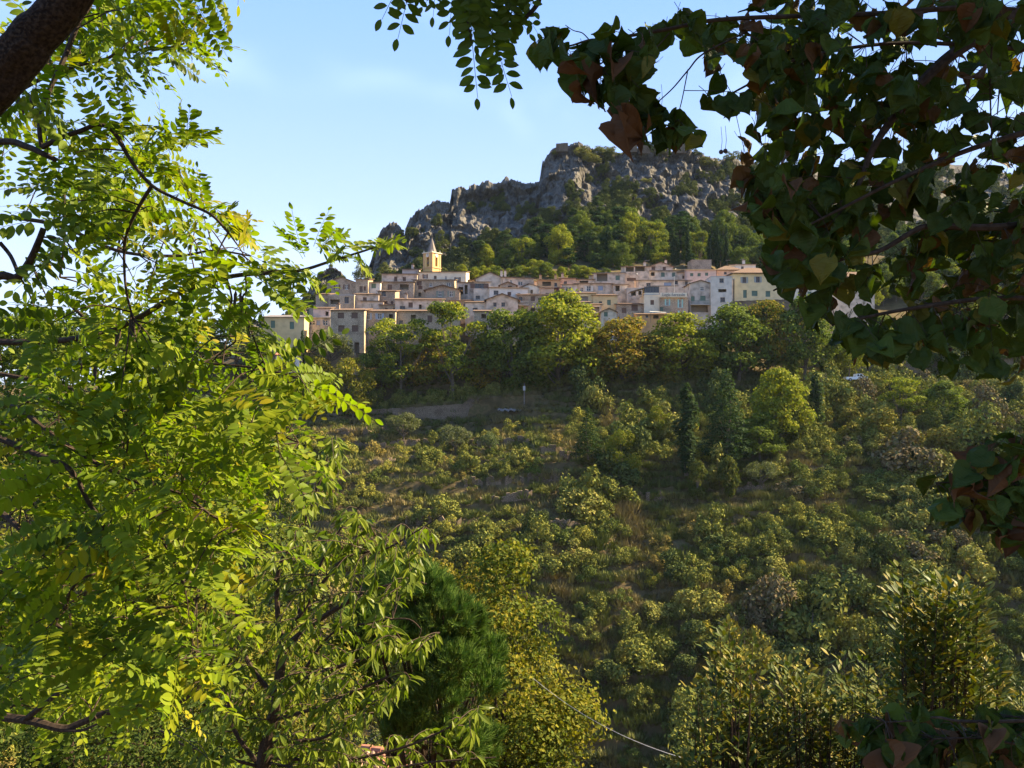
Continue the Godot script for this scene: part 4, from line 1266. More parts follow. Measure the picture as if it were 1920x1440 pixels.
func build_furniture() -> void:
	# retaining walls along the road and terraces: [label, top points (px, py, d), height]
	var walls := [
		["long stone retaining wall holding up the village road", [[600, 778, 180.5], [700, 769, 180.5], [800, 763, 180.5], [868, 758, 180.5], [880, 749, 181], [930, 744, 181.5], [985, 739, 182]], 2.6],
		["stone terrace wall under the yellow house", [[1372, 566, 210.5], [1440, 563, 211], [1532, 562, 212]], 5.0],
		["dark stone wall below the round golden trees", [[478, 672, 190], [520, 668, 190], [560, 671, 190], [620, 668, 190.5]], 4.0],
		["low stone wall half hidden under the open-crowned trees", [[668, 662, 192], [740, 668, 192], [830, 672, 192], [905, 672, 192]], 2.2],
		["long stone wall along the bank above the road", [[1600, 690, 200], [1740, 672, 201], [1900, 668, 202]], 2.4],
		["garden terrace wall below the golden bushes", [[1572, 874, 147], [1640, 871, 147.5], [1700, 872, 148]], 1.1],
		["garden wall beside the dry olive tree", [[1440, 882, 147], [1500, 884, 147], [1560, 880, 147]], 1.0],
	]
	for a in walls:
		var first: Array = a[1][0]
		var o := W(first[0], first[1], first[2])
		var t := thing("stone_wall", a[0], "wall", o - Vector3(0, a[2], 0))
		var s := Shape.new()
		var cap := Shape.new()
		for i in a[1].size() - 1:
			var p: Vector3 = W(a[1][i][0], a[1][i][1], a[1][i][2]) - t.position
			var q: Vector3 = W(a[1][i + 1][0], a[1][i + 1][1], a[1][i + 1][2]) - t.position
			var dn := Vector3(0, -(a[2] as float) - 1.0, 0)
			var bk := Vector3(0, 0, -0.6)
			s.quad(p, q, q + dn, p + dn)
			s.quad(p + bk, q + bk, q + dn + bk, p + dn + bk)
			var n := maxi(1, int(p.distance_to(q) / 0.9))
			for e in n:
				var g := p.lerp(q, float(e) / n)
				var g2 := p.lerp(q, (e + 0.94) / n)
				cap.slab([g + Vector3(0, 0.004, 0.06), g2 + Vector3(0, 0.004, 0.06), g2 + Vector3(0, 0.004, -0.66), g + Vector3(0, 0.004, -0.66)], Vector3(0, 0.14 + 0.05 * sin(e * 3.7), 0))
		part(t, "masonry", s.made(), M.stone_dark)
		var cs := part(t, "coping", cap.made(), M.stone_dark)
		cs.set_meta("kind", "stuff")
	# dry-stone walls along the terraces: px from, px to, py
	for a in [[625, 770, 808], [640, 810, 836], [880, 1015, 832], [1000, 1090, 852], [870, 1085, 906], [900, 1000, 936], [1120, 1250, 942], [700, 800, 868], [1380, 1500, 925], [1000, 1130, 985], [760, 870, 985]]:
		var pts := []
		var px: float = a[0]
		while px <= a[1]:
			pts.append(land(px, a[2] + 4.0 * sin(px * 0.03)))
			px += 7.0
		var dw := thing("terrace_wall", "low broken dry-stone terrace wall among the hillside shrubs", "wall", pts[0], "dry-stone terrace walls on the slope")
		var ws := Shape.new()
		rng.seed = int(a[0])
		for i in pts.size() - 1:
			var p: Vector3 = pts[i] - pts[0]
			var q: Vector3 = pts[i + 1] - pts[0]
			if rng.randf() < 0.12 or absf(p.z - q.z) > 2.0:
				continue
			var h := rng.randf_range(0.35, 0.95)
			p.y += rng.randf_range(-0.2, 0.2)
			q.y += rng.randf_range(-0.2, 0.2)
			ws.slab([p + Vector3(0, -0.8, 0.35), q + Vector3(0, -0.8, 0.35), q + Vector3(0, -0.8, -0.25), p + Vector3(0, -0.8, -0.25)], Vector3(0, 0.8 + h, 0))
		part(dw, "masonry", ws.made(), M.stone_dark)
	# wooden post with sign boxes at the wall's end
	var t := thing("utility_pole", "weathered pole at the end of the road wall", "pole", W(983, 762, 180.6))
	var s := Shape.new()
	s.tube(PackedVector3Array([Vector3(0, -0.5, 0), Vector3(0, 5.2, 0)]), 0.16, 0.11, 8)
	part(t, "shaft", s.made(), M.tile_grey)
	s = Shape.new()
	s.box(Vector3(-0.3, 3.6, 0.13), Vector3(0.25, 4.6, 0.3))
	part(t, "box", s.made(), M.sill)
	t = thing("debris_sheet", "crumpled grey sheeting lying below the road wall", "sheeting", W(955, 772, 178))
	s = Shape.new()
	rng.seed = 5
	for i in 14:
		for j in 3:
			var f := func(u: int, v: int) -> Vector3: return Vector3(-2.6 + u * 0.4, 0.25 + 0.25 * sin(u * 1.9 + v * 2.1) + v * 0.12, 0.6 - v * 0.5)
			s.quad(f.call(i, j), f.call(i + 1, j), f.call(i + 1, j + 1), f.call(i, j + 1))
	part(t, "sheet", s.made(), M.tile_grey)
	pickup()
	# pool-like pale cover and shed on the lower terraces
	t = thing("pool_cover", "pale bluish cover of a small basin on the lower terrace", "basin", land(1684, 912))
	s = Shape.new()
	for i in 16:
		var g0 := TAU * i / 16
		var g1 := TAU * (i + 1) / 16
		s.tri(Vector3(0, 0.5, 0), Vector3(cos(g0) * 1.5, 0.45, sin(g0) * 1.1), Vector3(cos(g1) * 1.5, 0.45, sin(g1) * 1.1))
		s.quad(Vector3(cos(g0) * 1.5, 0.45, sin(g0) * 1.1), Vector3(cos(g1) * 1.5, 0.45, sin(g1) * 1.1), Vector3(cos(g1) * 1.5, -0.4, sin(g1) * 1.1), Vector3(cos(g0) * 1.5, -0.4, sin(g0) * 1.1))
	part(t, "cover", s.made(), M.pool)
	t = thing("garden_shed", "small dark shed with pale roof between the two clipped trees", "shed", W(1340, 940, 147.5))
	s = Shape.new()
	s.box(Vector3(-1.3, -0.5, -2.0), Vector3(1.3, 3.9, 0.0))
	part(t, "wall", s.made(), M.wood)
	s = Shape.new()
	s.slab([Vector3(-1.6, 3.92, 0.4), Vector3(1.6, 3.92, 0.4), Vector3(1.6, 4.5, -2.3), Vector3(-1.6, 4.5, -2.3)], Vector3(0, 0.1, 0))
	part(t, "roof", s.made(), M.sill)
	s = Shape.new()
	s.box(Vector3(-0.4, 0.0, 0.004), Vector3(0.45, 2.0, 0.06))
	part(t, "door", s.made(), M.brown)
	t = thing("wire_fence", "low wire fence with thin posts below the clipped trees", "fence", W(1290, 948, 141))
	for i in 8:
		s = Shape.new()
		s.tube(PackedVector3Array([Vector3(i * 0.85 - 1.0, -1.2, 0), Vector3(i * 0.85 - 1.0, 1.3, 0)]), 0.04, 0.04, 5)
		part(t, "post", s.made(), M.sill)
	for j in 4:
		s = Shape.new()
		s.tube(PackedVector3Array([Vector3(-1.0, 0.1 + j * 0.36, 0), Vector3(1.5, 0.07 + j * 0.36, 0), Vector3(4.95, 0.1 + j * 0.36, 0)]), 0.015, 0.015, 4)
		part(t, "wire", s.made(), M.sill)
	# ruins on the summit
	for a in [["broken castle wall block on the cliff's highest crag", 1054, 268, 22, 7], ["long ruined castle wall along the summit", 1228, 271, 60, 8], ["stubby ruined tower at the end of the summit wall", 1278, 268, 18, 10], ["weathered ruin corner beside the summit bush", 1186, 267, 18, 9]]:
		var p := W(a[1], a[2], 344)
		var kk := 344.0 / F
		t = thing("castle_ruin", a[0], "ruin", p - Vector3(0, a[4] * kk, 0))
		s = Shape.new()
		rng.seed = int(a[1])
		var n := maxi(3, int(a[3] / 4.0))
		for i in n:
			var x0: float = (-a[3] / 2.0 + a[3] * float(i) / n) * kk
			var x1: float = (-a[3] / 2.0 + a[3] * float(i + 1) / n) * kk
			s.box(Vector3(x0, -2.0, -2.5), Vector3(x1 - 0.01, a[4] * kk * rng.randf_range(0.7, 1.05), 0.0))
		part(t, "masonry", s.made(), M.stone_dark)
	# the tiled roof below and its cables
	lower_house()

func pickup() -> void:
	var t := thing("pickup_truck", "white pickup truck parked on the road behind the cypress", "truck", W(1605, 715, 186))
	var s := Shape.new()
	# side profile swept across the width: bonnet towards +x
	var prof := [[-2.6, 0.45], [-2.6, 1.05], [-0.35, 1.05], [-0.2, 1.75], [1.0, 1.75], [1.5, 1.2], [2.5, 1.05], [2.6, 0.45]]
	for i in prof.size():
		var a: Array = prof[i]
		var b: Array = prof[(i + 1) % prof.size()]
		s.quad(Vector3(a[0], a[1], 0.9), Vector3(b[0], b[1], 0.9), Vector3(b[0], b[1], -0.9), Vector3(a[0], a[1], -0.9))
	for z in [0.9, -0.9]:
		for tr in [[0, 1, 2], [0, 2, 5], [2, 3, 4], [2, 4, 5], [0, 5, 6], [0, 6, 7]]:
			s.tri(Vector3(prof[tr[0]][0], prof[tr[0]][1], z), Vector3(prof[tr[1]][0], prof[tr[1]][1], z), Vector3(prof[tr[2]][0], prof[tr[2]][1], z))
	part(t, "body", s.made(), M.car_white)
	for a in [[-0.1, 0.45], [0.5, 1.15]]:
		s = Shape.new()
		s.quad(Vector3(a[0], 1.15, 0.915), Vector3(a[1], 1.15, 0.915), Vector3(a[1] - 0.1, 1.65, 0.915), Vector3(a[0] + 0.06, 1.65, 0.915))
		part(t, "window", s.made(), M.glass)
	s = Shape.new()
	s.quad(Vector3(1.04, 1.7, 0.8), Vector3(1.04, 1.7, -0.8), Vector3(1.47, 1.26, -0.8), Vector3(1.47, 1.26, 0.8))
	part(t, "windscreen", s.made(), M.glass, Transform3D(Basis(), Vector3(0.02, 0.02, 0)))
	for x in [-1.7, 1.7]:
		for z in [0.8, -0.8]:
			s = Shape.new()
			s.tube(PackedVector3Array([Vector3(x, 0.38, z - 0.12), Vector3(x, 0.38, z + 0.14)]), 0.38, 0.38, 14)
			var w := part(t, "wheel", s.made(), M.dark)
			s = Shape.new()
			s.tube(PackedVector3Array([Vector3(x, 0.38, z - 0.14), Vector3(x, 0.38, z + 0.16)]), 0.2, 0.2, 10)
			part(w, "rim", s.made(), M.sill)
	for z in [0.6, -0.6]:
		s = Shape.new()
		s.box(Vector3(2.56, 0.75, z - 0.2), Vector3(2.63, 0.95, z + 0.2))
		part(t, "headlight", s.made(), M.glass)
	t = thing("garden_gate", "plain tan gate pillar beside the parked pickup", "gate pillar", W(1545, 716, 187))
	s = Shape.new()
	s.box(Vector3(-0.7, -0.5, -0.5), Vector3(0.7, 1.9, 0.2))
	part(t, "pillar", s.made(), M.tan)
	s = Shape.new()
	s.box(Vector3(-0.85, 1.904, -0.65), Vector3(0.85, 2.05, 0.35))
	part(t, "cap", s.made(), M.sill)

func lower_house() -> void:
	var d := 26.0
	var a := W(676, 1401, d)
	var b := W(866, 1437, d - 1.0)
	var t := thing("valley_house", "house in the valley with terracotta tiled roof among the trees", "house", Vector3(a.x, a.y, a.z))
	var e := b - a
	var down := Vector3(0.1, -1.25, 2.6)
	var back := Vector3(0.1, -1.25, -2.6)
	var s := Shape.new()
	s.slab([Vector3(0, -0.1, 0), e + Vector3(0, -0.1, 0), e + down + Vector3(0, -0.1, 0), down + Vector3(0, -0.1, 0)], Vector3(0, 0.06, 0))
	s.slab([Vector3(0, -0.1, 0), e + Vector3(0, -0.1, 0), e + back + Vector3(0, -0.1, 0), back + Vector3(0, -0.1, 0)], Vector3(0, 0.06, 0))
	part(t, "roof", s.made(), M.tile_red)
	s = Shape.new()
	var low := Vector3(0, -6.0, 0)
	var c := [down * 0.9, e + down * 0.9, e + back * 0.9, back * 0.9]
	for i in 4:
		var p: Vector3 = c[i] + Vector3(0, -0.12, 0)
		var q: Vector3 = c[(i + 1) % 4] + Vector3(0, -0.12, 0)
		s.quad(p, q, q + low, p + low)
	for g in [Vector3.ZERO, e]:
		s.tri(g + Vector3(0, -0.12, 0), g + down * 0.9 + Vector3(0, -0.12, 0), g + back * 0.9 + Vector3(0, -0.12, 0))
	part(t, "wall", s.made(), M.cream)
	var along := e.normalized()
	var n := int(e.length() / 0.19)
	rng.seed = 8
	for i in n:
		for j in 7:
			s = Shape.new()
			var o := along * (0.19 * (i + 0.5)) + down * (j / 7.0) + Vector3(0, 0.01, 0) + rdir() * 0.012
			var f := along * (0.19 * (i + 0.5)) + down * ((j + 1.12) / 7.0) + Vector3(0, 0.045, 0)
			for q in 4:
				var g0 := PI * q / 4
				var g1 := PI * (q + 1) / 4
				var u0 := along * cos(g0) * 0.085 + Vector3(0, sin(g0) * 0.075, 0)
				var u1 := along * cos(g1) * 0.085 + Vector3(0, sin(g1) * 0.075, 0)
				s.quad(o + u0 * 0.85, o + u1 * 0.85, f + u1, f + u0)
			part(t, "tile", s.made(), [M.tile_red, M.tile, M.tile_pale][rng.randi() % 3])
	var nr := int(e.length() / 0.36)
	for i in nr:
		s = Shape.new()
		s.tube(PackedVector3Array([along * (0.36 * i) + Vector3(0, 0.0, 0), along * (0.36 * i + 0.4) + Vector3(0, 0.02, 0)]), 0.1, 0.125, 8)
		part(t, "ridge_tile", s.made(), M.tile_red)
	for q in [["grey overhead cable running from the tiled roof into the pine", W(685, 1393, 25.5), W(885, 1225, 15.0), 0.12], ["pale overhead cable crossing from the yellow bush to the laurels", W(1000, 1272, 17.0), W(1420, 1450, 12.0), 0.35]]:
		var p: Vector3 = q[1]
		var r: Vector3 = q[2]
		var cab := thing("overhead_cable", q[0], "cable", p)
		s = Shape.new()
		var pts := PackedVector3Array()
		for i in 25:
			var u := i / 24.0
			pts.append((r - p) * u - Vector3(0, q[3] * 4.0 * u * (1 - u), 0))
		s.tube(pts, 0.005, 0.005, 5)
		part(cab, "wire", s.made(), M.sill)

# ---------------------------------------------------------------- the trees at hand
const SUNWARD := Vector3(0.775, 0.605, -0.18)

# an oval blade from its stalk at the origin along +y, faces +z; half-widths at even steps, folded along the midrib and bent
func blade(s: Shape, len: float, halves: Array, fold: float, bend: float, xf: Transform3D) -> void:
	var n := halves.size()
	var mid := PackedVector3Array()
	var le := PackedVector3Array()
	var ri := PackedVector3Array()
	for i in n:
		var u := float(i) / (n - 1)
		var c := Vector3(0, len * u, -bend * len * u * u)
		var w: float = halves[i]
		mid.append(xf * c)
		le.append(xf * (c + Vector3(-w, 0, absf(w) * fold)))
		ri.append(xf * (c + Vector3(w, 0, absf(w) * fold)))
	for i in n - 1:
		if halves[i] > 0.0:
			s.tri(mid[i], le[i], mid[i + 1])
			s.tri(mid[i], mid[i + 1], ri[i])
		if halves[i + 1] > 0.0:
			s.tri(le[i] if halves[i] > 0.0 else mid[i], le[i + 1], mid[i + 1])
			s.tri(ri[i] if halves[i] > 0.0 else mid[i], mid[i + 1], ri[i + 1])

func locust_leaf(sd: int) -> ArrayMesh:
	rng.seed = sd
	var s := Shape.new()
	var pairs := rng.randi_range(7, 10)
	var len := 0.2
	var axis := PackedVector3Array()
	for i in 9:
		var u := i / 8.0
		axis.append(Vector3(0, len * u, -0.03 * u * u))
	s.col = Color(1.0, 0.95, 0.9)
	s.tube(axis, 0.0011, 0.0006, 3)
	for i in pairs * 2 + 1:
		var u := 0.16 + 0.8 * float(i / 2) / pairs
		var sg := -1.0 if i % 2 else 1.0
		var a := sg * deg_to_rad(rng.randf_range(62, 80))
		var size := 0.036 * (0.8 + 0.35 * sin(PI * u)) * rng.randf_range(0.88, 1.1)
		if i == pairs * 2:
			u = 1.0
			a = 0.0
		elif rng.randf() < 0.04:
			continue
		var b := Basis(Vector3.UP, 0.0).rotated(Vector3.BACK, -a)
		b = b * Basis(Vector3.UP, sg * rng.randf_range(-0.5, 0.35)) * Basis(Vector3.RIGHT, rng.randf_range(-0.3, 0.25))
		var w := size * rng.randf_range(0.23, 0.27)
		s.col = Color.WHITE * rng.randf_range(0.82, 1.12)
		s.col = Color(s.col.r * rng.randf_range(0.9, 1.15), s.col.g, s.col.b)
		blade(s, size, [0.0, w * 0.72, w, w * 0.98, w * 0.68, 0.0], rng.randf_range(0.08, 0.3), 0.1, Transform3D(b, Vector3(sg * 0.002, len * u, -0.03 * u * u)))
	return s.made()

func linden_leaf(sd: int, curl: float) -> ArrayMesh:
	rng.seed = sd
	var s := Shape.new()
	s.col = Color(1, 0.9, 0.8)
	s.tube(PackedVector3Array([Vector3(0, -0.042, 0.006), Vector3(0, -0.02, 0), Vector3(0, 0.004, 0)]), 0.0011, 0.0009, 3)
	# heart outline as half-widths from the lobed base to the drawn-out tip
	var half := [0.014, 0.031, 0.039, 0.042, 0.041, 0.037, 0.031, 0.022, 0.012, 0.004, 0.0]
	var n := half.size()
	var len := 0.08
	var rows := []
	for i in n:
		var u := float(i) / (n - 1)
		var r := []
		var tooth := rng.randf_range(0.93, 1.05)
		var tooth2 := rng.randf_range(0.93, 1.05)
		var lobe := -0.012 if i == 0 else -0.006 if i == 1 else 0.0
		for q in [-1.0, -0.55, 0.0, 0.55, 1.0]:
			var w: float = half[i] * q * (tooth if q < 0 else tooth2)
			var z: float = absf(w) * 0.18 + curl * (w * w) * 22.0 + 0.0035 * sin(u * 9.0 + q * 5.0 + sd)
			var y: float = len * u + (lobe * absf(q) * 1.2 if i < 2 else 0.0)
			r.append(Vector3(w, y, z - (0.12 + curl * 0.5) * y * y / len))
		rows.append(r)
	for i in n - 1:
		for q in 4:
			s.col = Color.WHITE * rng.randf_range(0.93, 1.05)
			s.quad(rows[i][q], rows[i][q + 1], rows[i + 1][q + 1], rows[i + 1][q])
	return s.made()

func long_leaf(sd: int, len: float, w: float, fold: float, bend: float) -> ArrayMesh:
	rng.seed = sd
	var s := Shape.new()
	s.col = Color.WHITE * rng.randf_range(0.9, 1.08)
	blade(s, len, [0.0015, w * 0.55, w, w * 0.9, w * 0.5, 0.0], fold, bend, Transform3D(Basis(), Vector3(0, 0.006, 0)))
	return s.made()

func aim(at: Vector3, tip: Vector3, face: Vector3, size: float) -> Transform3D:
	var y := tip.normalized()
	var x := y.cross(face).normalized()
	if x.length() < 0.5:
		x = y.cross(Vector3(0.3, 0.2, 0.9)).normalized()
	return Transform3D(Basis(x * size, y * size, x.cross(y) * size), at)

# items: [transform in the world, mesh number, material number, tint]. The ones that show largest become parts, the rest one part.
func scatter(parent: Node3D, called: String, meshes: Array, mats: Array, items: Array, most: int, rest_name: String, rest_mat: Material) -> void:
	var rank := func(a) -> float:
		var p: Vector3 = a[0].origin
		var q := seen_at(p)
		return -p.z + (0.0 if q.x > -20 and q.x < 1940 and q.y > -20 and q.y < 1460 else 1000.0)
	for a in items:
		a.append(rank.call(a))
	items.sort_custom(func(a, b): return a[4] < b[4])
	var back := Transform3D(Basis(), -parent.position)
	var n := mini(most, items.size())
	for i in n:
		var a: Array = items[i]
		part(parent, called, meshes[a[1]], mats[a[2]], back * (a[0] as Transform3D))
	if items.size() <= n:
		return
	var mm := MultiMesh.new()
	mm.transform_format = MultiMesh.TRANSFORM_3D
	mm.use_colors = true
	mm.mesh = meshes[0]
	mm.instance_count = items.size() - n
	for i in items.size() - n:
		mm.set_instance_transform(i, back * (items[n + i][0] as Transform3D))
		mm.set_instance_color(i, items[n + i][3])
	var o := MultiMeshInstance3D.new()
	o.name = rest_name
	o.multimesh = mm
	o.material_override = rest_mat
	parent.add_child(o, true)
	o.set_meta("kind", "stuff")

# a branch through sight points [px, py, d]; its points are kept in bpts for twigs to spring from
func branch(parent: Node3D, called: String, pts: Array, r0: float, r1: float, sides: int, m: Material, bpts: Array, rough := false) -> void:
	var w := []
	for p in pts:
		w.append(W(p[0], p[1], p[2]) - parent.position)
	var path := smooth_path(w, 14 if rough else 6)
	for i in path.size():
		if i % 2 == 0 and not rough:
			bpts.append(path[i] + parent.position)
	var s := Shape.new()
	s.tube(path, r0, r1, sides, n_fine if rough else null, 0.3)
	part(parent, called, s.made(), m)

# twigs from the branches to random sight points inside poly; returns leaf sites [place, twig direction, side]
func grow(sd: int, poly: PackedVector2Array, n: int, d0: float, d1: float, bpts: Array, twigs: Shape, r: float, reach: float, gap: float, off: Vector3, out := 0.12) -> Array:
	rng.seed = sd
	var lo := Vector2(1e9, 1e9)
	var hi := -lo
	for p in poly:
		lo = lo.min(p)
		hi = hi.max(p)
	var sites := []
	var tries := 0
	var got := 0
	while got < n and tries < n * 40:
		tries += 1
		var q := Vector2(rng.randf_range(lo.x, hi.x), rng.randf_range(lo.y, hi.y))
		if not Geometry2D.is_point_in_polygon(q, poly):
			continue
		var d := rng.randf_range(d0, d1)
		var e := W(q.x, q.y, d)
		var best := 1e9
		var from := e
		for b: Vector3 in bpts:
			var l := b.distance_squared_to(e) * (1.0 + 0.25 * rng.randf())
			if l < best:
				best = l
				from = b
		var len := from.distance_to(e)
		if len > reach:
			continue
		if len < out:
			e = from + (e - from).normalized() * out if len > 0.001 else from + rdir() * out
			len = out
		got += 1
		var mid := from.lerp(e, 0.55) + Vector3(0, 0.1 * len, 0) + rdir() * 0.06 * len
		var path := smooth_path([from, mid, e], 4)
		var local := PackedVector3Array()
		for p in path:
			local.append(p - off)
		twigs.tube(local, r, r * 0.45, 4)
		var run := 0.0
		var side := 1.0
		for i in path.size() - 1:
			var seg := path[i].distance_to(path[i + 1])
			run += seg
			if run > gap and from.distance_to(path[i + 1]) > len * 0.22:
				run = 0.0
				side = -side
				sites.append([path[i + 1], (path[i + 1] - path[i]).normalized(), side])
		sites.append([path[-1], (path[-1] - path[-2]).normalized(), 0.0])
	return sites

func build_locust() -> void:
	var base := stand(-3.5, 2.2)
	var t := thing("locust_tree", "leaning locust tree with bright yellow-green feathery leaves and dark furrowed trunk", "tree", base)
	var bp := []
	branch(t, "trunk", [[-1400, 2300, 2.2], [-800, 1000, 2.05], [-330, 470, 1.95], [0, 143, 1.9], [62, 72, 1.9], [128, -5, 1.9], [420, -420, 1.9], [650, -900, 2.0]], 0.075, 0.028, 30, M.bark_rough, bp, true)
	for b in [
		[[[190, -60, 2.5], [168, 8, 2.4], [150, 35, 2.35], [120, 110, 2.3], [88, 180, 2.28], [74, 232, 2.26], [78, 275, 2.25]], 0.0085, 0.006],
		[[[-160, 290, 2.35], [0, 266, 2.3], [50, 275, 2.27], [80, 288, 2.25], [105, 300, 2.25]], 0.011, 0.007],
		[[[80, 276, 2.25], [115, 258, 2.22], [150, 246, 2.2], [186, 234, 2.2], [215, 250, 2.2], [245, 300, 2.2], [285, 348, 2.2], [340, 377, 2.2], [395, 402, 2.2], [428, 436, 2.22]], 0.0075, 0.0035],
		[[[285, 348, 2.2], [262, 385, 2.22], [240, 430, 2.25], [233, 470, 2.3], [236, 540, 2.3], [250, 600, 2.35]], 0.0055, 0.003],
		[[[-80, 530, 2.3], [0, 517, 2.25], [32, 520, 2.25], [56, 490, 2.22], [72, 455, 2.2], [82, 428, 2.2]], 0.013, 0.008],
		[[[0, 455, 2.3], [20, 480, 2.3], [35, 515, 2.25]], 0.006, 0.005],
		[[[120, 360, 2.5], [121, 440, 2.5], [115, 500, 2.5], [112, 520, 2.5]], 0.005, 0.003],
		[[[-100, 250, 2.6], [15, 182, 2.6], [90, 142, 2.6], [150, 122, 2.6], [200, 110, 2.6], [230, 95, 2.6], [300, 92, 2.6], [345, 82, 2.6]], 0.008, 0.003],
		[[[-60, 640, 2.9], [95, 640, 2.8], [200, 622, 2.7], [270, 590, 2.6], [340, 548, 2.5], [425, 520, 2.4], [500, 512, 2.35], [560, 508, 2.3], [620, 490, 2.3], [690, 468, 2.3], [700, 464, 2.3]], 0.012, 0.002],
		[[[425, 520, 2.4], [435, 560, 2.38], [430, 580, 2.36], [440, 605, 2.35], [442, 640, 2.35]], 0.003, 0.002],
		[[[460, 515, 2.4], [462, 545, 2.4], [455, 560, 2.4], [465, 600, 2.4], [478, 640, 2.35], [500, 690, 2.35]], 0.0035, 0.002],
		[[[-80, 790, 2.6], [0, 822, 2.5], [60, 848, 2.45], [120, 872, 2.4], [145, 900, 2.4], [165, 940, 2.4], [195, 990, 2.4], [200, 1060, 2.45]], 0.011, 0.005],
		[[[-60, 745, 2.6], [30, 765, 2.5], [85, 805, 2.45], [170, 862, 2.4], [260, 905, 2.4], [340, 926, 2.4], [400, 968, 2.4], [450, 990, 2.4]], 0.009, 0.003],
		[[[-60, 950, 2.5], [0, 962, 2.45], [35, 990, 2.4], [60, 1020, 2.4], [100, 1055, 2.4]], 0.011, 0.005],
		[[[120, 1150, 2.6], [135, 1105, 2.5], [165, 1080, 2.5], [250, 1060, 2.6]], 0.006, 0.003],
		[[[295, 960, 2.6], [300, 1000, 2.6], [320, 1040, 2.6], [335, 1070, 2.6], [345, 1100, 2.6]], 0.006, 0.004],
		[[[-90, 1335, 2.5], [0, 1344, 2.45], [60, 1352, 2.42], [118, 1366, 2.4], [150, 1356, 2.4], [200, 1336, 2.4], [260, 1325, 2.4], [300, 1316, 2.4], [340, 1314, 2.4], [372, 1285, 2.4], [392, 1255, 2.4], [402, 1222, 2.4]], 0.014, 0.0045],
		[[[46, 1350, 2.42], [75, 1326, 2.4], [105, 1303, 2.4], [135, 1282, 2.4], [140, 1262, 2.4], [136, 1230, 2.4], [128, 1195, 2.4], [105, 1170, 2.4]], 0.009, 0.005],
		[[[105, 1170, 2.4], [108, 1150, 2.4], [100, 1120, 2.4], [82, 1100, 2.4]], 0.005, 0.003],
		[[[130, 1195, 2.4], [130, 1145, 2.4], [110, 1118, 2.4], [85, 1095, 2.4]], 0.004, 0.0025],
		[[[298, 1315, 2.4], [285, 1270, 2.42], [282, 1250, 2.42], [288, 1220, 2.42], [280, 1195, 2.42], [262, 1190, 2.42]], 0.005, 0.003],
		[[[110, 1366, 2.4], [150, 1370, 2.38], [185, 1356, 2.36]], 0.006, 0.003],
		[[[-60, 400, 3.1], [100, 420, 3.1], [220, 470, 3.0], [330, 480, 2.9], [400, 470, 2.8], [470, 480, 2.7]], 0.009, 0.003],
		[[[-60, 1090, 3.0], [80, 1060, 3.0], [200, 1110, 3.0], [300, 1140, 3.0], [400, 1110, 3.0], [480, 1080, 2.9]], 0.009, 0.003],
		[[[-60, 690, 3.2], [100, 720, 3.2], [250, 760, 3.1], [380, 790, 3.0], [480, 800, 2.9], [560, 830, 2.8]], 0.009, 0.003],
		[[[120, 560, 3.0], [240, 660, 3.0], [380, 680, 2.9], [480, 690, 2.8], [560, 710, 2.7], [610, 745, 2.6]], 0.007, 0.002],
		[[[170, -60, 2.5], [520, -150, 2.0], [800, -75, 1.6], [960, -30, 1.5], [1010, -4, 1.5], [985, 35, 1.5], [962, 58, 1.5]], 0.012, 0.002],
		[[[800, -75, 1.6], [770, -20, 1.5], [762, 5, 1.5]], 0.004, 0.0015],
		[[[850, -60, 1.6], [872, 20, 1.5], [884, 80, 1.5]], 0.004, 0.0012],
	]:
		branch(t, "branch", b[0], b[1], b[2], 7, M.bark_dark, bp)
	var items := []
	var leaf := func(at: Vector3, tip: Vector3, face: Vector3, size: float) -> void:
		var f := rng.randf()
		var m := 0 if f < 0.44 else 1 if f < 0.82 else 3 if f < 0.93 else 2
		items.append([aim(at, tip, face, size), rng.randi() % 5, m, [Color(0.215, 0.265, 0.016), Color(0.145, 0.2, 0.018), Color(0.29, 0.27, 0.016), Color(0.085, 0.125, 0.018)][m] * rng.randf_range(0.85, 1.15)])
	# leaves whose place can be read one by one: stalk px, py, tip px, py, distance
	rng.seed = 12
	for q in [[209, 257, 217, 187], [232, 262, 262, 198], [250, 255, 298, 207], [318, 238, 245, 262], [350, 280, 356, 208], [350, 272, 388, 213], [365, 266, 440, 251], [320, 290, 321, 218], [180, 235, 122, 262], [150, 245, 118, 212], [205, 300, 150, 285], [300, 330, 362, 318], [330, 330, 345, 322], [255, 300, 320, 268], [240, 330, 180, 320], [385, 392, 402, 345], [395, 400, 466, 381], [372, 385, 369, 335], [457, 470, 478, 405], [494, 478, 498, 430], [487, 497, 552, 470], [455, 500, 520, 520], [572, 482, 562, 415], [588, 462, 634, 392], [612, 446, 660, 430], [595, 472, 645, 455], [645, 468, 715, 428], [697, 454, 757, 435], [697, 472, 758, 461], [657, 482, 694, 492], [590, 515, 612, 535], [560, 508, 545, 535], [520, 510, 570, 530], [480, 600, 527, 626], [478, 627, 537, 652], [478, 595, 520, 585], [470, 560, 480, 600], [478, 640, 470, 700], [620, 490, 640, 470], [215, 105, 205, 155], [170, 118, 200, 150], [300, 92, 358, 112], [320, 90, 400, 85], [330, 85, 375, 62], [260, 97, 305, 138], [250, 100, 258, 128], [150, 60, 140, 110], [220, 60, 240, 110], [330, 20, 345, 90], [370, 10, 395, 70], [420, 430, 470, 440], [410, 420, 450, 400], [300, 0, 300, 60], [440, -15, 440, 22], [410, -20, 412, 30], [385, -20, 398, 32], [350, -15, 372, 20], [560, 505, 600, 545], [545, 700, 600, 690], [590, 745, 640, 755], [560, 720, 610, 760], [600, 745, 625, 700]]:
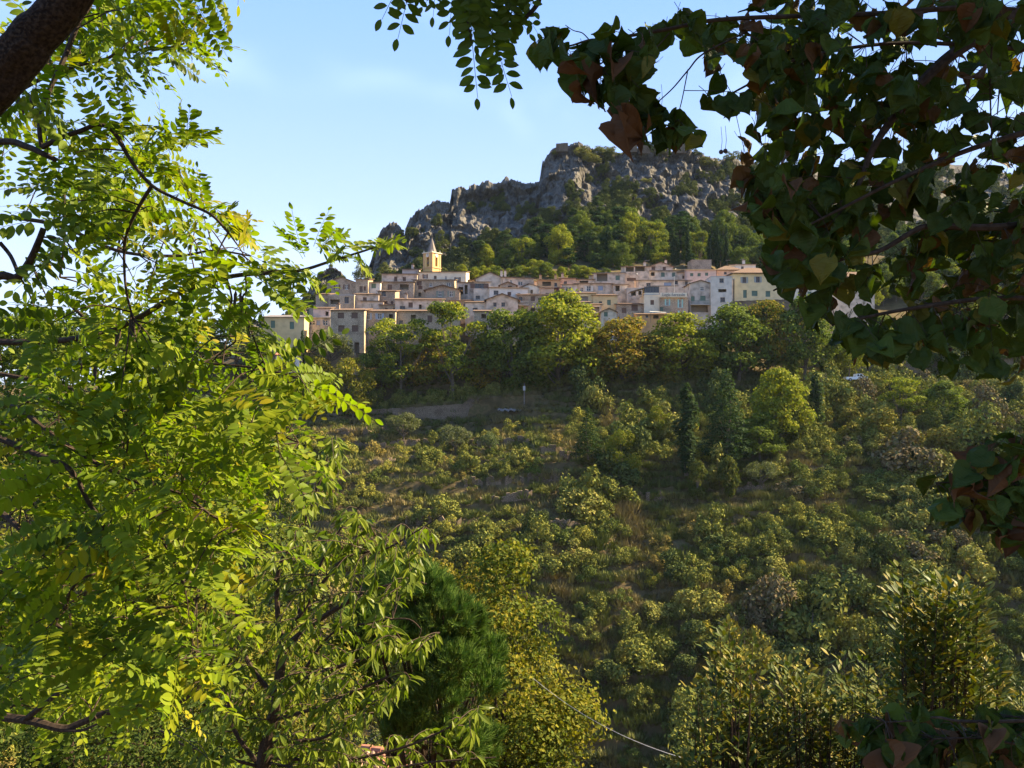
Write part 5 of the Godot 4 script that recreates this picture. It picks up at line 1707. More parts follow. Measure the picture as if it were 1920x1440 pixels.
		for twin in 2:
			var d := rng.randf_range(2.2, 2.35)
			var jx := rng.randf_range(-14, 14) * twin
			var jy := rng.randf_range(-12, 12) * twin
			var a := W(q[0] + jx * 0.4, q[1] + jy * 0.4, d)
			var b := W(q[2] + jx, q[3] + jy, d)
			var short := maxf(0.0, 0.175 * 0.175 - (b - a).length_squared())
			b.z += sqrt(short) * (1.0 if rng.randf() < 0.5 else -1.0)
			leaf.call(a, b - a, Vector3(0.1, 0.5, 0.75) + rdir() * 0.45, (b - a).length() / 0.225)
	for q in [[772, -25, 738, 82], [820, -40, 802, 38], [800, -30, 780, 20], [884, 72, 894, 196], [868, 0, 845, 55], [850, -20, 838, 75], [905, 0, 880, 80], [930, -10, 915, 75], [950, -10, 960, 60], [985, 0, 975, 50], [965, 20, 915, 70], [900, 30, 945, 88], [872, 20, 905, 90], [960, 55, 925, 85], [990, -20, 945, 35], [920, -30, 895, 40], [890, -40, 870, 45], [955, 30, 1000, 35]]:
		var d := rng.randf_range(1.42, 1.6)
		var a := W(q[0] + (q[0] - q[2]) * 0.5, q[1] - 70, d)
		var b := W(q[2], q[3], d)
		for twin in 2:
			items.append([aim(a + rdir() * 0.03 * twin, b - a + rdir() * 0.05 * twin, Vector3(0.1, 0.25, 0.9) + rdir() * 0.35, maxf((b - a).length() / 0.225, 0.6)), rng.randi() % 5, 3, Color(0.09, 0.13, 0.02)])
	var poly := PackedVector2Array()
	for p in [[150, -30], [430, -30], [400, 60], [330, 90], [215, 105], [190, 60], [150, 40], [60, 150], [20, 200], [-40, 215], [-40, 240], [90, 255], [200, 260], [340, 270], [300, 320], [350, 350], [430, 440], [500, 470], [560, 490], [545, 515], [480, 545], [400, 560], [380, 590], [430, 620], [500, 680], [600, 720], [600, 790], [520, 820], [540, 880], [480, 940], [500, 1010], [440, 1080], [430, 1180], [420, 1260], [330, 1330], [120, 1350], [-40, 1340]]:
		poly.append(Vector2(p[0], p[1]))
	var tw := Shape.new()
	var sites := grow(3, poly, 320, 2.1, 3.3, bp, tw, 0.0028, 0.75, 0.055, base)
	part(t, "twigs", tw.made(), M.bark_dark).set_meta("kind", "stuff")
	for s in sites:
		var dir: Vector3 = s[1]
		var side := dir.cross(Vector3.UP).normalized() * (s[2] as float)
		leaf.call(s[0], dir * 0.55 + side * 0.8 + rdir() * 0.55 + Vector3(0, -0.05, 0), SUNWARD * 0.55 + Vector3(0, 0.35, 0.25) + rdir() * 0.75, rng.randf_range(0.8, 1.15))
	# the crown goes on above the picture
	rng.seed = 501
	var limbs := Shape.new()
	for k in 16:
		var a := W(420, -420, 1.9).lerp(W(128, -60, 1.9), rng.randf())
		var e := Vector3(rng.randf_range(-1.2, 0.9), rng.randf_range(1.35, 2.4), rng.randf_range(-2.5, -1.3))
		limbs.tube(smooth_path([a - base, a.lerp(e, 0.5) + Vector3(0, 0.1, 0) - base, e - base], 4), 0.016, 0.003, 5)
		for i in 34:
			var q := e.lerp(a, rng.randf() * 0.6) + rdir() * 0.25
			if q.y < -q.z * 0.5 + 0.12:
				continue
			leaf.call(q, rdir() + Vector3(0, -0.1, 0), SUNWARD + rdir() * 0.7, rng.randf_range(0.9, 1.3))
	part(t, "upper_limbs", limbs.made(), M.bark_dark).set_meta("kind", "stuff")
	var meshes := []
	for k in 5:
		meshes.append(locust_leaf(100 + k))
	scatter(t, "leaf", meshes, [M.locust1, M.locust2, M.locust3, M.locust4], items, 300, "outer_foliage", M.locust_all)
	# seed pods hang in dark bunches
	rng.seed = 66
	for q in [[34, 172], [42, 180], [55, 175], [60, 186], [62, 165], [442, 545], [451, 548], [463, 600], [452, 582], [452, 560], [245, 600], [250, 610], [220, 620], [150, 670], [178, 685]]:
		var s := Shape.new()
		var w := rng.randf_range(0.004, 0.006)
		blade(s, rng.randf_range(0.03, 0.055), [0.001, w, w * 0.8, w, 0.001], 0.5, rng.randf_range(-0.2, 0.2), Transform3D())
		blade(s, rng.randf_range(0.03, 0.055), [0.001, w, w * 0.8, w, 0.001], -0.5, rng.randf_range(-0.2, 0.2), Transform3D())
		part(t, "seed_pod", s.made(), M.pod, aim(W(q[0], q[1], 2.35) - base, Vector3(rng.randf_range(-0.15, 0.15), -1, 0), Vector3(0.2, 0, 1), 1.0))

func build_linden() -> void:
	var base := stand(4.6, 1.4)
	var t := thing("linden_tree", "shaded linden tree with dark heart-shaped leaves, many browned", "tree", base)
	var bp := []
	var hidden := []
	branch(t, "trunk", [[960 + 4.6 / 1.4 * 1500, 720 + 3.0 / 1.4 * 1500, 1.4], [960 + 4.5 / 1.5 * 1500, 200, 1.5], [960 + 4.3 / 1.8 * 1500, -1500, 1.8], [960 + 4.0 / 2.2 * 1500, -3200, 2.2]], 0.2, 0.1, 24, M.bark_rough, hidden, true)
	for b in [
		[[[4000, -700, 1.7], [2700, -500, 1.7], [2100, -60, 1.6], [1920, 20, 1.55], [1810, 86, 1.5], [1750, 132, 1.48], [1690, 200, 1.46], [1640, 272, 1.45], [1615, 335, 1.44], [1595, 380, 1.44]], 0.03, 0.004],
		[[[1920, 20, 1.55], [1800, 15, 1.5], [1650, 25, 1.48], [1500, 30, 1.46], [1345, 37, 1.45], [1250, 55, 1.44], [1180, 67, 1.43], [1130, 74, 1.43], [1105, 75, 1.43], [1072, 85, 1.43], [1046, 90, 1.43]], 0.009, 0.0018],
		[[[1158, 71, 1.43], [1145, 95, 1.43], [1130, 117, 1.43], [1100, 131, 1.43], [1078, 136, 1.43]], 0.003, 0.0014],
		[[[1105, 75, 1.43], [1092, 62, 1.43], [1075, 57, 1.43], [1060, 47, 1.43]], 0.0018, 0.001],
		[[[1400, 60, 1.45], [1320, 100, 1.45], [1290, 132, 1.45], [1262, 165, 1.45], [1235, 190, 1.45]], 0.003, 0.0015],
		[[[1290, 130, 1.45], [1278, 190, 1.45], [1268, 225, 1.45], [1258, 262, 1.45]], 0.0018, 0.001],
		[[[1255, 62, 1.44], [1235, 85, 1.44], [1215, 100, 1.44], [1195, 110, 1.44]], 0.002, 0.001],
		[[[2600, 380, 1.7], [2100, 400, 1.55], [1880, 425, 1.45], [1760, 424, 1.42], [1720, 430, 1.4], [1650, 470, 1.4], [1580, 486, 1.38], [1500, 520, 1.36], [1450, 545, 1.36]], 0.014, 0.002],
		[[[1870, -30, 1.4], [1862, 60, 1.4], [1857, 140, 1.4], [1858, 220, 1.4], [1862, 300, 1.4]], 0.0035, 0.0015],
		[[[1880, -30, 1.45], [1876, 100, 1.45], [1874, 160, 1.45], [1870, 215, 1.45]], 0.003, 0.0015],
		[[[2300, 250, 1.6], [2000, 240, 1.5], [1850, 270, 1.45], [1700, 330, 1.4], [1580, 390, 1.38], [1480, 440, 1.36]], 0.012, 0.002],
		[[[2300, 560, 1.6], [2000, 560, 1.45], [1850, 560, 1.4], [1700, 580, 1.36], [1600, 600, 1.35], [1560, 610, 1.35]], 0.01, 0.002],
		[[[2300, 840, 1.5], [2050, 850, 1.4], [1920, 882, 1.35], [1860, 898, 1.33], [1800, 904, 1.32], [1755, 905, 1.32]], 0.007, 0.0015],
		[[[1870, 895, 1.33], [1858, 920, 1.33], [1850, 945, 1.33]], 0.0015, 0.001],
		[[[2300, 1330, 1.5], [2050, 1345, 1.4], [1900, 1352, 1.3], [1800, 1352, 1.28], [1755, 1345, 1.28], [1700, 1352, 1.28], [1660, 1354, 1.28]], 0.006, 0.0013],
		[[[2300, 1420, 1.4], [1950, 1400, 1.3], [1850, 1385, 1.3], [1750, 1385, 1.3]], 0.005, 0.0013],
		[[[2000, 100, 1.7], [1700, 80, 1.7], [1500, 110, 1.65], [1400, 160, 1.6], [1330, 200, 1.55]], 0.008, 0.002],
	]:
		branch(t, "branch", b[0], b[1] * 0.62, b[2] * 0.7, 7, M.bark_dark, bp)
	var items := []
	var leaf := func(at: Vector3, tip: Vector3, face: Vector3, size: float, brown: float) -> void:
		var f := rng.randf()
		var m := 2 if f < brown else 0 if f < 0.62 else 1 if f < 0.93 else 3
		items.append([aim(at, tip, face, size), (3 + rng.randi() % 2) if m == 2 else rng.randi() % 3, m, [Color(0.045, 0.068, 0.016), Color(0.065, 0.095, 0.018), Color(0.11, 0.055, 0.025), Color(0.15, 0.13, 0.024)][m] * rng.randf_range(0.8, 1.2)])
	var tw := Shape.new()
	var poly := PackedVector2Array()
	for p in [[1140, -20], [1960, -20], [1960, 720], [1880, 700], [1830, 640], [1740, 640], [1640, 630], [1570, 590], [1490, 550], [1450, 500], [1440, 430], [1400, 330], [1410, 280], [1390, 250], [1345, 200], [1340, 120], [1260, 60], [1180, 40]]:
		poly.append(Vector2(p[0], p[1]))
	var sites := grow(21, poly, 285, 1.3, 2.1, bp, tw, 0.001, 0.42, 0.024, base, 0.05)
	for extra in [[[[1020, 40], [1100, 30], [1240, 60], [1260, 130], [1180, 180], [1080, 170], [1100, 110], [1000, 90]], 26], [[[1170, 190], [1240, 195], [1300, 240], [1260, 265], [1190, 250], [1165, 220]], 16], [[[1720, 900], [1760, 880], [1960, 760], [1960, 1020], [1880, 1000], [1800, 960]], 64], [[[1560, 1350], [1700, 1320], [1960, 1330], [1960, 1450], [1700, 1450]], 74], [[[1400, 330], [1460, 300], [1560, 420], [1560, 600], [1470, 550], [1430, 480]], 36], [[[1380, 290], [1450, 310], [1450, 400], [1420, 400]], 8], [[[1560, 590], [1660, 600], [1840, 650], [1830, 690], [1680, 670], [1600, 640]], 16]]:
		var pl := PackedVector2Array()
		for p in extra[0]:
			pl.append(Vector2(p[0], p[1]))
		sites.append_array(grow(40 + int(extra[1]), pl, extra[1], 1.25, 1.46, bp, tw, 0.001, 0.3, 0.04, base, 0.04))
	part(t, "twigs", tw.made(), M.bark_dark).set_meta("kind", "stuff")
	rng.seed = 9
	for s in sites:
		var dir: Vector3 = s[1]
		var q := seen_at(s[0])
		if q.x > 1740.0 and q.y > 50.0 and q.y < 310.0 and rng.randf() < 0.55:
			continue
		leaf.call(s[0] + Vector3(0, -0.01, 0), dir * 0.3 + Vector3(0, -0.55, 0) + rdir() * 0.75, Vector3(0.0, 0.45, 0.4) + rdir() * 0.95, rng.randf_range(0.36, 0.64), 0.15)
	# the crown goes on above and beside the picture
	var n_in := items.size()
	var crown_tw := Shape.new()
	for k in 40:
		var a := Vector3(4.3 + rng.randf_range(-0.1, 0.1), rng.randf_range(0.5, 4.5), -1.7)
		var e := Vector3(rng.randf_range(-0.2, 4.6), rng.randf_range(1.3, 3.6), rng.randf_range(-2.5, 2.4))
		if e.z < -0.2 and e.x / -e.z < 0.72 and e.y / -e.z < 0.6:
			e.x = -e.z * 0.72 + 0.3
		var path := smooth_path([a - base, a.lerp(e, 0.5) + Vector3(0, 0.25, 0) - base, e - base], 5)
		crown_tw.tube(path, 0.03, 0.006, 5)
		for i in 130:
			var q := e.lerp(a, rng.randf() * 0.55) + rdir() * rng.randf_range(0.05, 0.6)
			if q.z < -2.35 or q.y < 0.9 or (q.z < 0.0 and q.x / -q.z < 0.68 and q.y / -q.z < 0.52):
				continue
			leaf.call(q, Vector3(0, -0.5, 0) + rdir() * 0.7, SUNWARD + rdir() * 0.6, rng.randf_range(1.3, 1.9), 0.2)
	part(t, "upper_limbs", crown_tw.made(), M.bark_dark).set_meta("kind", "stuff")
	var meshes := [linden_leaf(1, 0.3), linden_leaf(2, 0.55), linden_leaf(3, -0.35), linden_leaf(4, 0.9), linden_leaf(5, 1.3)]
	scatter(t, "leaf", meshes, [M.linden1, M.linden2, M.linden3, M.linden4], items, 300, "outer_foliage", M.linden_all)
	rng.seed = 77
	for q in [[1065, 168], [1126, 198], [1165, 188], [1198, 174], [1203, 172], [1193, 268], [1201, 268], [1207, 268], [1258, 269], [1261, 270], [1352, 285], [1360, 283], [1752, 640], [1760, 646], [1745, 620], [1782, 655], [1240, 205]]:
		var s := Shape.new()
		var r := 0.0042
		for i in 8:
			for j in 5:
				var f := func(u: int, v: int) -> Vector3: return Vector3(cos(TAU * u / 8.0) * sin(PI * v / 5.0), -cos(PI * v / 5.0), sin(TAU * u / 8.0) * sin(PI * v / 5.0)) * r
				s.quad(f.call(i, j), f.call(i + 1, j), f.call(i + 1, j + 1), f.call(i, j + 1))
		s.tube(PackedVector3Array([Vector3(0, r * 0.8, 0), Vector3(0.002, 0.02, 0), Vector3(0, 0.045, 0)]), 0.0005, 0.0004, 3)
		part(t, "fruit", s.made(), M.pod, Transform3D(Basis(), W(q[0], q[1], 1.43) - base))

func build_peach() -> void:
	var base := stand(W(490, 1440, 5.2).x, 5.2)
	var t := thing("cherry_tree", "young fruit tree with drooping narrow yellow-green leaves", "tree", base)
	var bp := []
	var top := seen_at(base)
	branch(t, "trunk", [[490, top.y, 5.2], [494, 1460, 5.2], [502, 1390, 5.2], [520, 1300, 5.2], [531, 1215, 5.2]], 0.055, 0.03, 12, M.bark_dark, [], true)
	for b in [
		[[[531, 1215, 5.2], [590, 1168, 5.15], [640, 1136, 5.1], [690, 1110, 5.05], [760, 1090, 5.0], [800, 1095, 5.0]], 0.022, 0.005],
		[[[531, 1215, 5.2], [520, 1140, 5.2], [525, 1060, 5.2], [570, 980, 5.2], [600, 900, 5.2], [626, 822, 5.2]], 0.02, 0.004],
		[[[522, 1300, 5.2], [600, 1262, 5.1], [700, 1230, 5.0], [760, 1212, 4.95], [824, 1186, 4.9]], 0.016, 0.004],
		[[[512, 1350, 5.2], [600, 1325, 5.1], [680, 1290, 5.0], [750, 1262, 4.95], [770, 1275, 4.9]], 0.014, 0.004],
		[[[505, 1390, 5.2], [600, 1385, 5.1], [660, 1350, 5.0], [720, 1330, 4.95], [745, 1310, 4.9]], 0.013, 0.004],
		[[[520, 1310, 5.2], [470, 1250, 5.2], [445, 1180, 5.2], [450, 1100, 5.2], [470, 1030, 5.2]], 0.018, 0.005],
		[[[545, 1180, 5.2], [600, 1100, 5.1], [650, 1045, 5.05], [720, 1030, 5.0], [775, 1000, 5.0], [832, 964, 5.0]], 0.014, 0.003],
		[[[560, 1150, 5.2], [600, 1060, 5.2], [640, 990, 5.2], [682, 942, 5.2]], 0.012, 0.003],
		[[[490, 1440, 5.3], [440, 1370, 5.3], [425, 1300, 5.3], [400, 1220, 5.3]], 0.018, 0.006],
		[[[500, 1420, 5.2], [640, 1425, 5.0], [760, 1400, 4.9], [850, 1360, 4.85], [892, 1335, 4.8]], 0.012, 0.003],
		[[[520, 1310, 5.2], [560, 1270, 5.2], [620, 1190, 5.2], [680, 1170, 5.2], [760, 1160, 5.1], [790, 1180, 5.1]], 0.012, 0.003],
		[[[495, 1440, 5.2], [420, 1420, 5.1], [350, 1400, 5.0], [300, 1370, 4.9]], 0.012, 0.004],
		[[[500, 1430, 5.2], [560, 1440, 5.0], [680, 1450, 4.8], [800, 1430, 4.7], [930, 1420, 4.7]], 0.012, 0.004],
	]:
		branch(t, "branch", b[0], b[1], b[2], 6, M.bark_dark, bp)
	var items := []
	var tw := Shape.new()
	var poly := PackedVector2Array()
	for p in [[360, 1460], [380, 1200], [430, 1040], [520, 1040], [560, 960], [590, 860], [620, 810], [650, 850], [620, 960], [690, 935], [690, 970], [660, 1010], [740, 1000], [835, 955], [840, 985], [790, 1040], [800, 1080], [700, 1150], [790, 1170], [835, 1180], [780, 1250], [780, 1280], [720, 1330], [640, 1400], [900, 1330], [890, 1400], [940, 1430], [900, 1460]]:
		poly.append(Vector2(p[0], p[1]))
	var sites := grow(8, poly, 300, 4.4, 5.8, bp, tw, 0.004, 0.6, 0.035, base)
	part(t, "twigs", tw.made(), M.bark_dark).set_meta("kind", "stuff")
	rng.seed = 15
	for s in sites:
		for k in 2:
			var dir: Vector3 = s[1]
			var side := dir.cross(Vector3.UP).normalized() * (s[2] as float)
			var m := 0 if rng.randf() < 0.6 else 1
			items.append([aim(s[0], dir * 0.35 + side * 0.5 + Vector3(0, -0.6, 0) + rdir() * 0.5, SUNWARD * 0.5 + Vector3(0, 0.4, 0.3) + rdir() * 0.6, rng.randf_range(0.75, 1.2)), rng.randi() % 3, m, [Color(0.15, 0.18, 0.018), Color(0.095, 0.125, 0.018)][m] * rng.randf_range(0.85, 1.2)])
	var meshes := [long_leaf(1, 0.088, 0.0125, 0.35, 0.25), long_leaf(2, 0.08, 0.012, 0.5, 0.4), long_leaf(3, 0.095, 0.0135, 0.2, 0.15)]
	scatter(t, "leaf", meshes, [M.peach1, M.peach2], items, 300, "inner_foliage", M.peach_all)

func build_laurels() -> void:
	var shapes := [
		["slim glossy laurel with one tall pointed shoot", [[1270, 1460], [1300, 1300], [1345, 1215], [1365, 1132], [1385, 1195], [1420, 1185], [1438, 1280], [1480, 1460]], 7.2, 74],
		["wide glossy laurel bush between the two taller ones", [[1420, 1460], [1440, 1262], [1500, 1228], [1530, 1198], [1555, 1228], [1600, 1212], [1660, 1232], [1690, 1300], [1720, 1460]], 7.6, 110],
		["tallest glossy laurel with golden upright leaf tips", [[1670, 1460], [1688, 1230], [1690, 1072], [1700, 1060], [1750, 1065], [1800, 1078], [1850, 1072], [1866, 1100], [1862, 1200], [1848, 1245], [1850, 1460]], 6.8, 120],
		["low glossy laurel at the edge beside the tallest one", [[1830, 1460], [1850, 1262], [1880, 1232], [1930, 1245], [2050, 1250], [2080, 1460]], 7.0, 60]]
	var meshes := [long_leaf(11, 0.095, 0.019, 0.15, 0.1), long_leaf(12, 0.105, 0.02, 0.25, 0.18), long_leaf(13, 0.085, 0.018, 0.1, 0.05)]
	for q in shapes:
		var d: float = q[2]
		var poly := PackedVector2Array()
		var mid := 0.0
		for p in q[1]:
			poly.append(Vector2(p[0], p[1]))
			mid += float(p[0]) / q[1].size()
		var base := stand(W(mid, 0, d).x, d)
		var t := thing("laurel_bush", q[0], "bush", base)
		rng.seed = int(mid)
		var st := Shape.new()
		var items := []
		var got := 0
		var tries := 0
		while got < int(q[3]) and tries < 4000:
			tries += 1
			var top := Vector2(rng.randf_range(poly[0].x, poly[-1].x), rng.randf_range(1050, 1500))
			if not Geometry2D.is_point_in_polygon(top, poly) and top.y < 1450:
				continue
			got += 1
			var e := W(top.x, top.y, d + rng.randf_range(-0.5, 0.5))
			var foot := Vector3(lerpf(e.x, base.x, 0.8), base.y, lerpf(e.z, base.z, 0.8))
			var path := smooth_path([foot, foot.lerp(e, 0.5) + Vector3(e.x - base.x, 0, 0) * 0.25, e], 10)
			var local := PackedVector3Array()
			for p in path:
				local.append(p - base)
			st.tube(local, 0.014, 0.003, 4)
			# leaves stand round the last part of the shoot
			for i in 36:
				var u := 1.0 - 0.36 * i / 36.0 * (1.1 / maxf(0.8, foot.distance_to(e))) * 1.6
				var p := path[clampi(int(u * (path.size() - 1)), 0, path.size() - 1)].lerp(path[mini(clampi(int(u * (path.size() - 1)), 0, path.size() - 1) + 1, path.size() - 1)], fmod(u * (path.size() - 1), 1.0))
				var w := i * 2.4 + rng.randf()
				var o := Vector3(cos(w), 0, sin(w))
				var m := 0 if rng.randf() < 0.5 else 1 if rng.randf() < 0.6 else 2
				items.append([aim(p + o * rng.randf_range(0.0, 0.13) + rdir() * 0.05, o * 0.75 + Vector3(0, 0.65, 0) + rdir() * 0.3, Vector3(0, 0.7, 0) - o * 0.5 + rdir() * 0.3, rng.randf_range(0.75, 1.2)), rng.randi() % 3, m, [Color(0.06, 0.078, 0.016), Color(0.1, 0.1, 0.014), Color(0.16, 0.125, 0.016)][m] * rng.randf_range(0.85, 1.2)])
		part(t, "stems", st.made(), M.bark_dark).set_meta("kind", "stuff")
		scatter(t, "leaf", meshes, [M.laurel1, M.laurel2, M.laurel3], items, 130, "inner_foliage", M.laurel_all)

func near_crown(called: String, label: String, category: String, px: float, py: float, d: float, rad: Vector3, nb: int, br: float, n: int, ll: float, lw: float, pal: Array, m: String, cone := 0.0) -> Node3D:
	var base := stand(W(px, 0, d).x, d)
	var t := thing(called, label, category, base)
	var c := W(px, py, d) - base
	rng.seed = int(px * 7.0 + d)
	var bl := []
	for k in nb:
		var v := rdir()
		var rr := pow(rng.randf(), 0.4)
		var taper := 1.0 - cone * (v.y * rr * 0.5 + 0.5)
		bl.append([c + Vector3(v.x * rad.x * taper, v.y * rad.y, v.z * rad.z * taper) * rr, br * rng.randf_range(0.6, 1.25), 0.85])
	part(t, "crown", leaf_cloud(int(px), bl, n, ll, lw, pal, 0.3, 0.9), M[m])
	part(t, "trunk", trunk_mesh(int(px), maxf(c.y + rad.y * 0.4, 1.0), 0.09 + rad.x * 0.02, bl, 10, 0.2), M.bark_dark)
	return t

func build_near_crowns() -> void:
	near_crown("autumn_tree", "cone-shaped yellowing tree beside the dark pine", "tree", 945, 1400, 19.0, Vector3(3.3, 4.6, 2.2), 70, 0.72, 26000, 0.11, 0.07, [Color(0.16, 0.15, 0.02), Color(0.2, 0.17, 0.022), Color(0.1, 0.12, 0.022), Color(0.085, 0.11, 0.022), Color(0.13, 0.14, 0.022)], "leaf", 0.75)
	near_crown("autumn_tree", "yellowing rounded tree behind the dark pine top", "tree", 850, 1150, 24.0, Vector3(2.0, 1.4, 1.3), 40, 0.5, 9000, 0.11, 0.075, [Color(0.19, 0.155, 0.025), Color(0.12, 0.12, 0.022), Color(0.22, 0.17, 0.03)], "leaf")
	near_crown("small_leaved_hedge", "dark small-leaved evergreen hedge below the locust branches", "hedge", 130, 1420, 7.0, Vector3(1.7, 0.75, 0.8), 60, 0.35, 15000, 0.045, 0.026, [Color(0.045, 0.07, 0.018), Color(0.06, 0.085, 0.02), Color(0.09, 0.11, 0.025)], "leaf")
	near_crown("leafy_tree", "fine-leaved yellow-green tree behind the locust branches", "tree", 250, 1170, 11.0, Vector3(2.2, 1.7, 1.2), 70, 0.5, 15000, 0.075, 0.045, [Color(0.1, 0.12, 0.022), Color(0.13, 0.14, 0.022), Color(0.16, 0.145, 0.025)], "leaf")
	near_crown("leafy_tree", "bushy green tree showing between locust branches and fruit tree", "tree", 420, 1330, 12.5, Vector3(1.9, 1.7, 1.2), 60, 0.5, 12000, 0.08, 0.05, [Color(0.09, 0.115, 0.022), Color(0.12, 0.125, 0.022), Color(0.17, 0.145, 0.03)], "leaf")
	near_crown("leafy_tree", "tall green tree behind the upper locust branches", "tree", 130, 820, 30.0, Vector3(5.0, 5.5, 3.0), 80, 1.2, 14000, 0.2, 0.13, [Color(0.07, 0.1, 0.022), Color(0.1, 0.12, 0.022), Color(0.055, 0.08, 0.02)], "leaf")
	near_crown("leafy_tree", "green tree standing in the valley behind the locust foliage", "tree", 370, 1000, 34.0, Vector3(4.5, 3.6, 3.0), 70, 1.1, 12000, 0.2, 0.13, [Color(0.075, 0.1, 0.022), Color(0.1, 0.115, 0.022), Color(0.06, 0.085, 0.02)], "leaf")
	# the dark pine with upright needle tufts
	var d := 14.5
	var base := stand(W(800, 0, d).x, d)
	var t := thing("dwarf_pine", "dark green rounded pine with upright needle tufts above the tiled roof", "tree", base)
	var s := Shape.new()
	rng.seed = 61
	for k in 30:
		var w := rng.randf() * TAU
		var tip := Vector3(cos(w) * 0.55, 1.0, sin(w) * 0.55) * rng.randf_range(0.07, 0.12)
		var b := Vector3(0, rng.randf_range(-0.06, 0.05), 0)
		var side := tip.cross(rdir()).normalized() * 0.0045
		s.col = Color.WHITE * rng.randf_range(0.75, 1.2)
		s.tri(b - side, b + side, b + tip)
	s.col = Color(1.2, 0.8, 0.8)
	s.tube(PackedVector3Array([Vector3(0, -0.14, 0), Vector3(0, 0.05, 0)]), 0.008, 0.004, 3)
	var tuft := s.made()
	var items := []
	var st := Shape.new()
	var lobes := []
	var outline := PackedVector2Array([Vector2(650, 1130), Vector2(720, 1085), Vector2(800, 1095), Vector2(870, 1150), Vector2(925, 1230), Vector2(950, 1320), Vector2(930, 1400), Vector2(850, 1400), Vector2(760, 1370), Vector2(690, 1330), Vector2(640, 1230)])
	while lobes.size() < 26:
		var q := Vector2(rng.randf_range(640, 950), rng.randf_range(1085, 1400))
		if Geometry2D.is_point_in_polygon(q, outline):
			lobes.append([q.x, q.y, rng.randf_range(0.32, 0.6), rng.randf_range(0.25, 0.45)])
	for lobe in lobes:
		var c := W(lobe[0], lobe[1], d + rng.randf_range(-0.7, 0.7))
		var foot := Vector3(lerpf(base.x, c.x, 0.3), base.y + 1.0, base.z)
		st.tube(smooth_path([foot - base, foot.lerp(c, 0.6) + Vector3(0, 0, -0.5) - base, c - base], 4), 0.05, 0.015, 6)
		for k in 190:
			var v := rdir()
			if v.y < -0.55:
				continue
			var p := c + Vector3(v.x * lobe[2], v.y * lobe[3], v.z * lobe[2] * 0.8) * (0.74 + 0.26 * rng.randf() + 0.22 * sin(v.x * 7.0 + lobe[0]) * sin(v.y * 8.0 + v.z * 6.0))
			items.append([aim(p, v * 0.6 + Vector3(0, 0.7, 0) + rdir() * 0.4, rdir(), rng.randf_range(0.9, 1.9)), 0, 0, Color(0.09, 0.14, 0.025) * rng.randf_range(0.7, 1.4)])
	st.tube(PackedVector3Array([Vector3(0, -0.3, 0), Vector3(0, 1.3, 0)]), 0.14, 0.1, 8)
	part(t, "trunk", st.made(), M.bark_dark)
	scatter(t, "needle_tuft", [tuft], [M.needle], items, 150, "inner_foliage", M.needle_all)

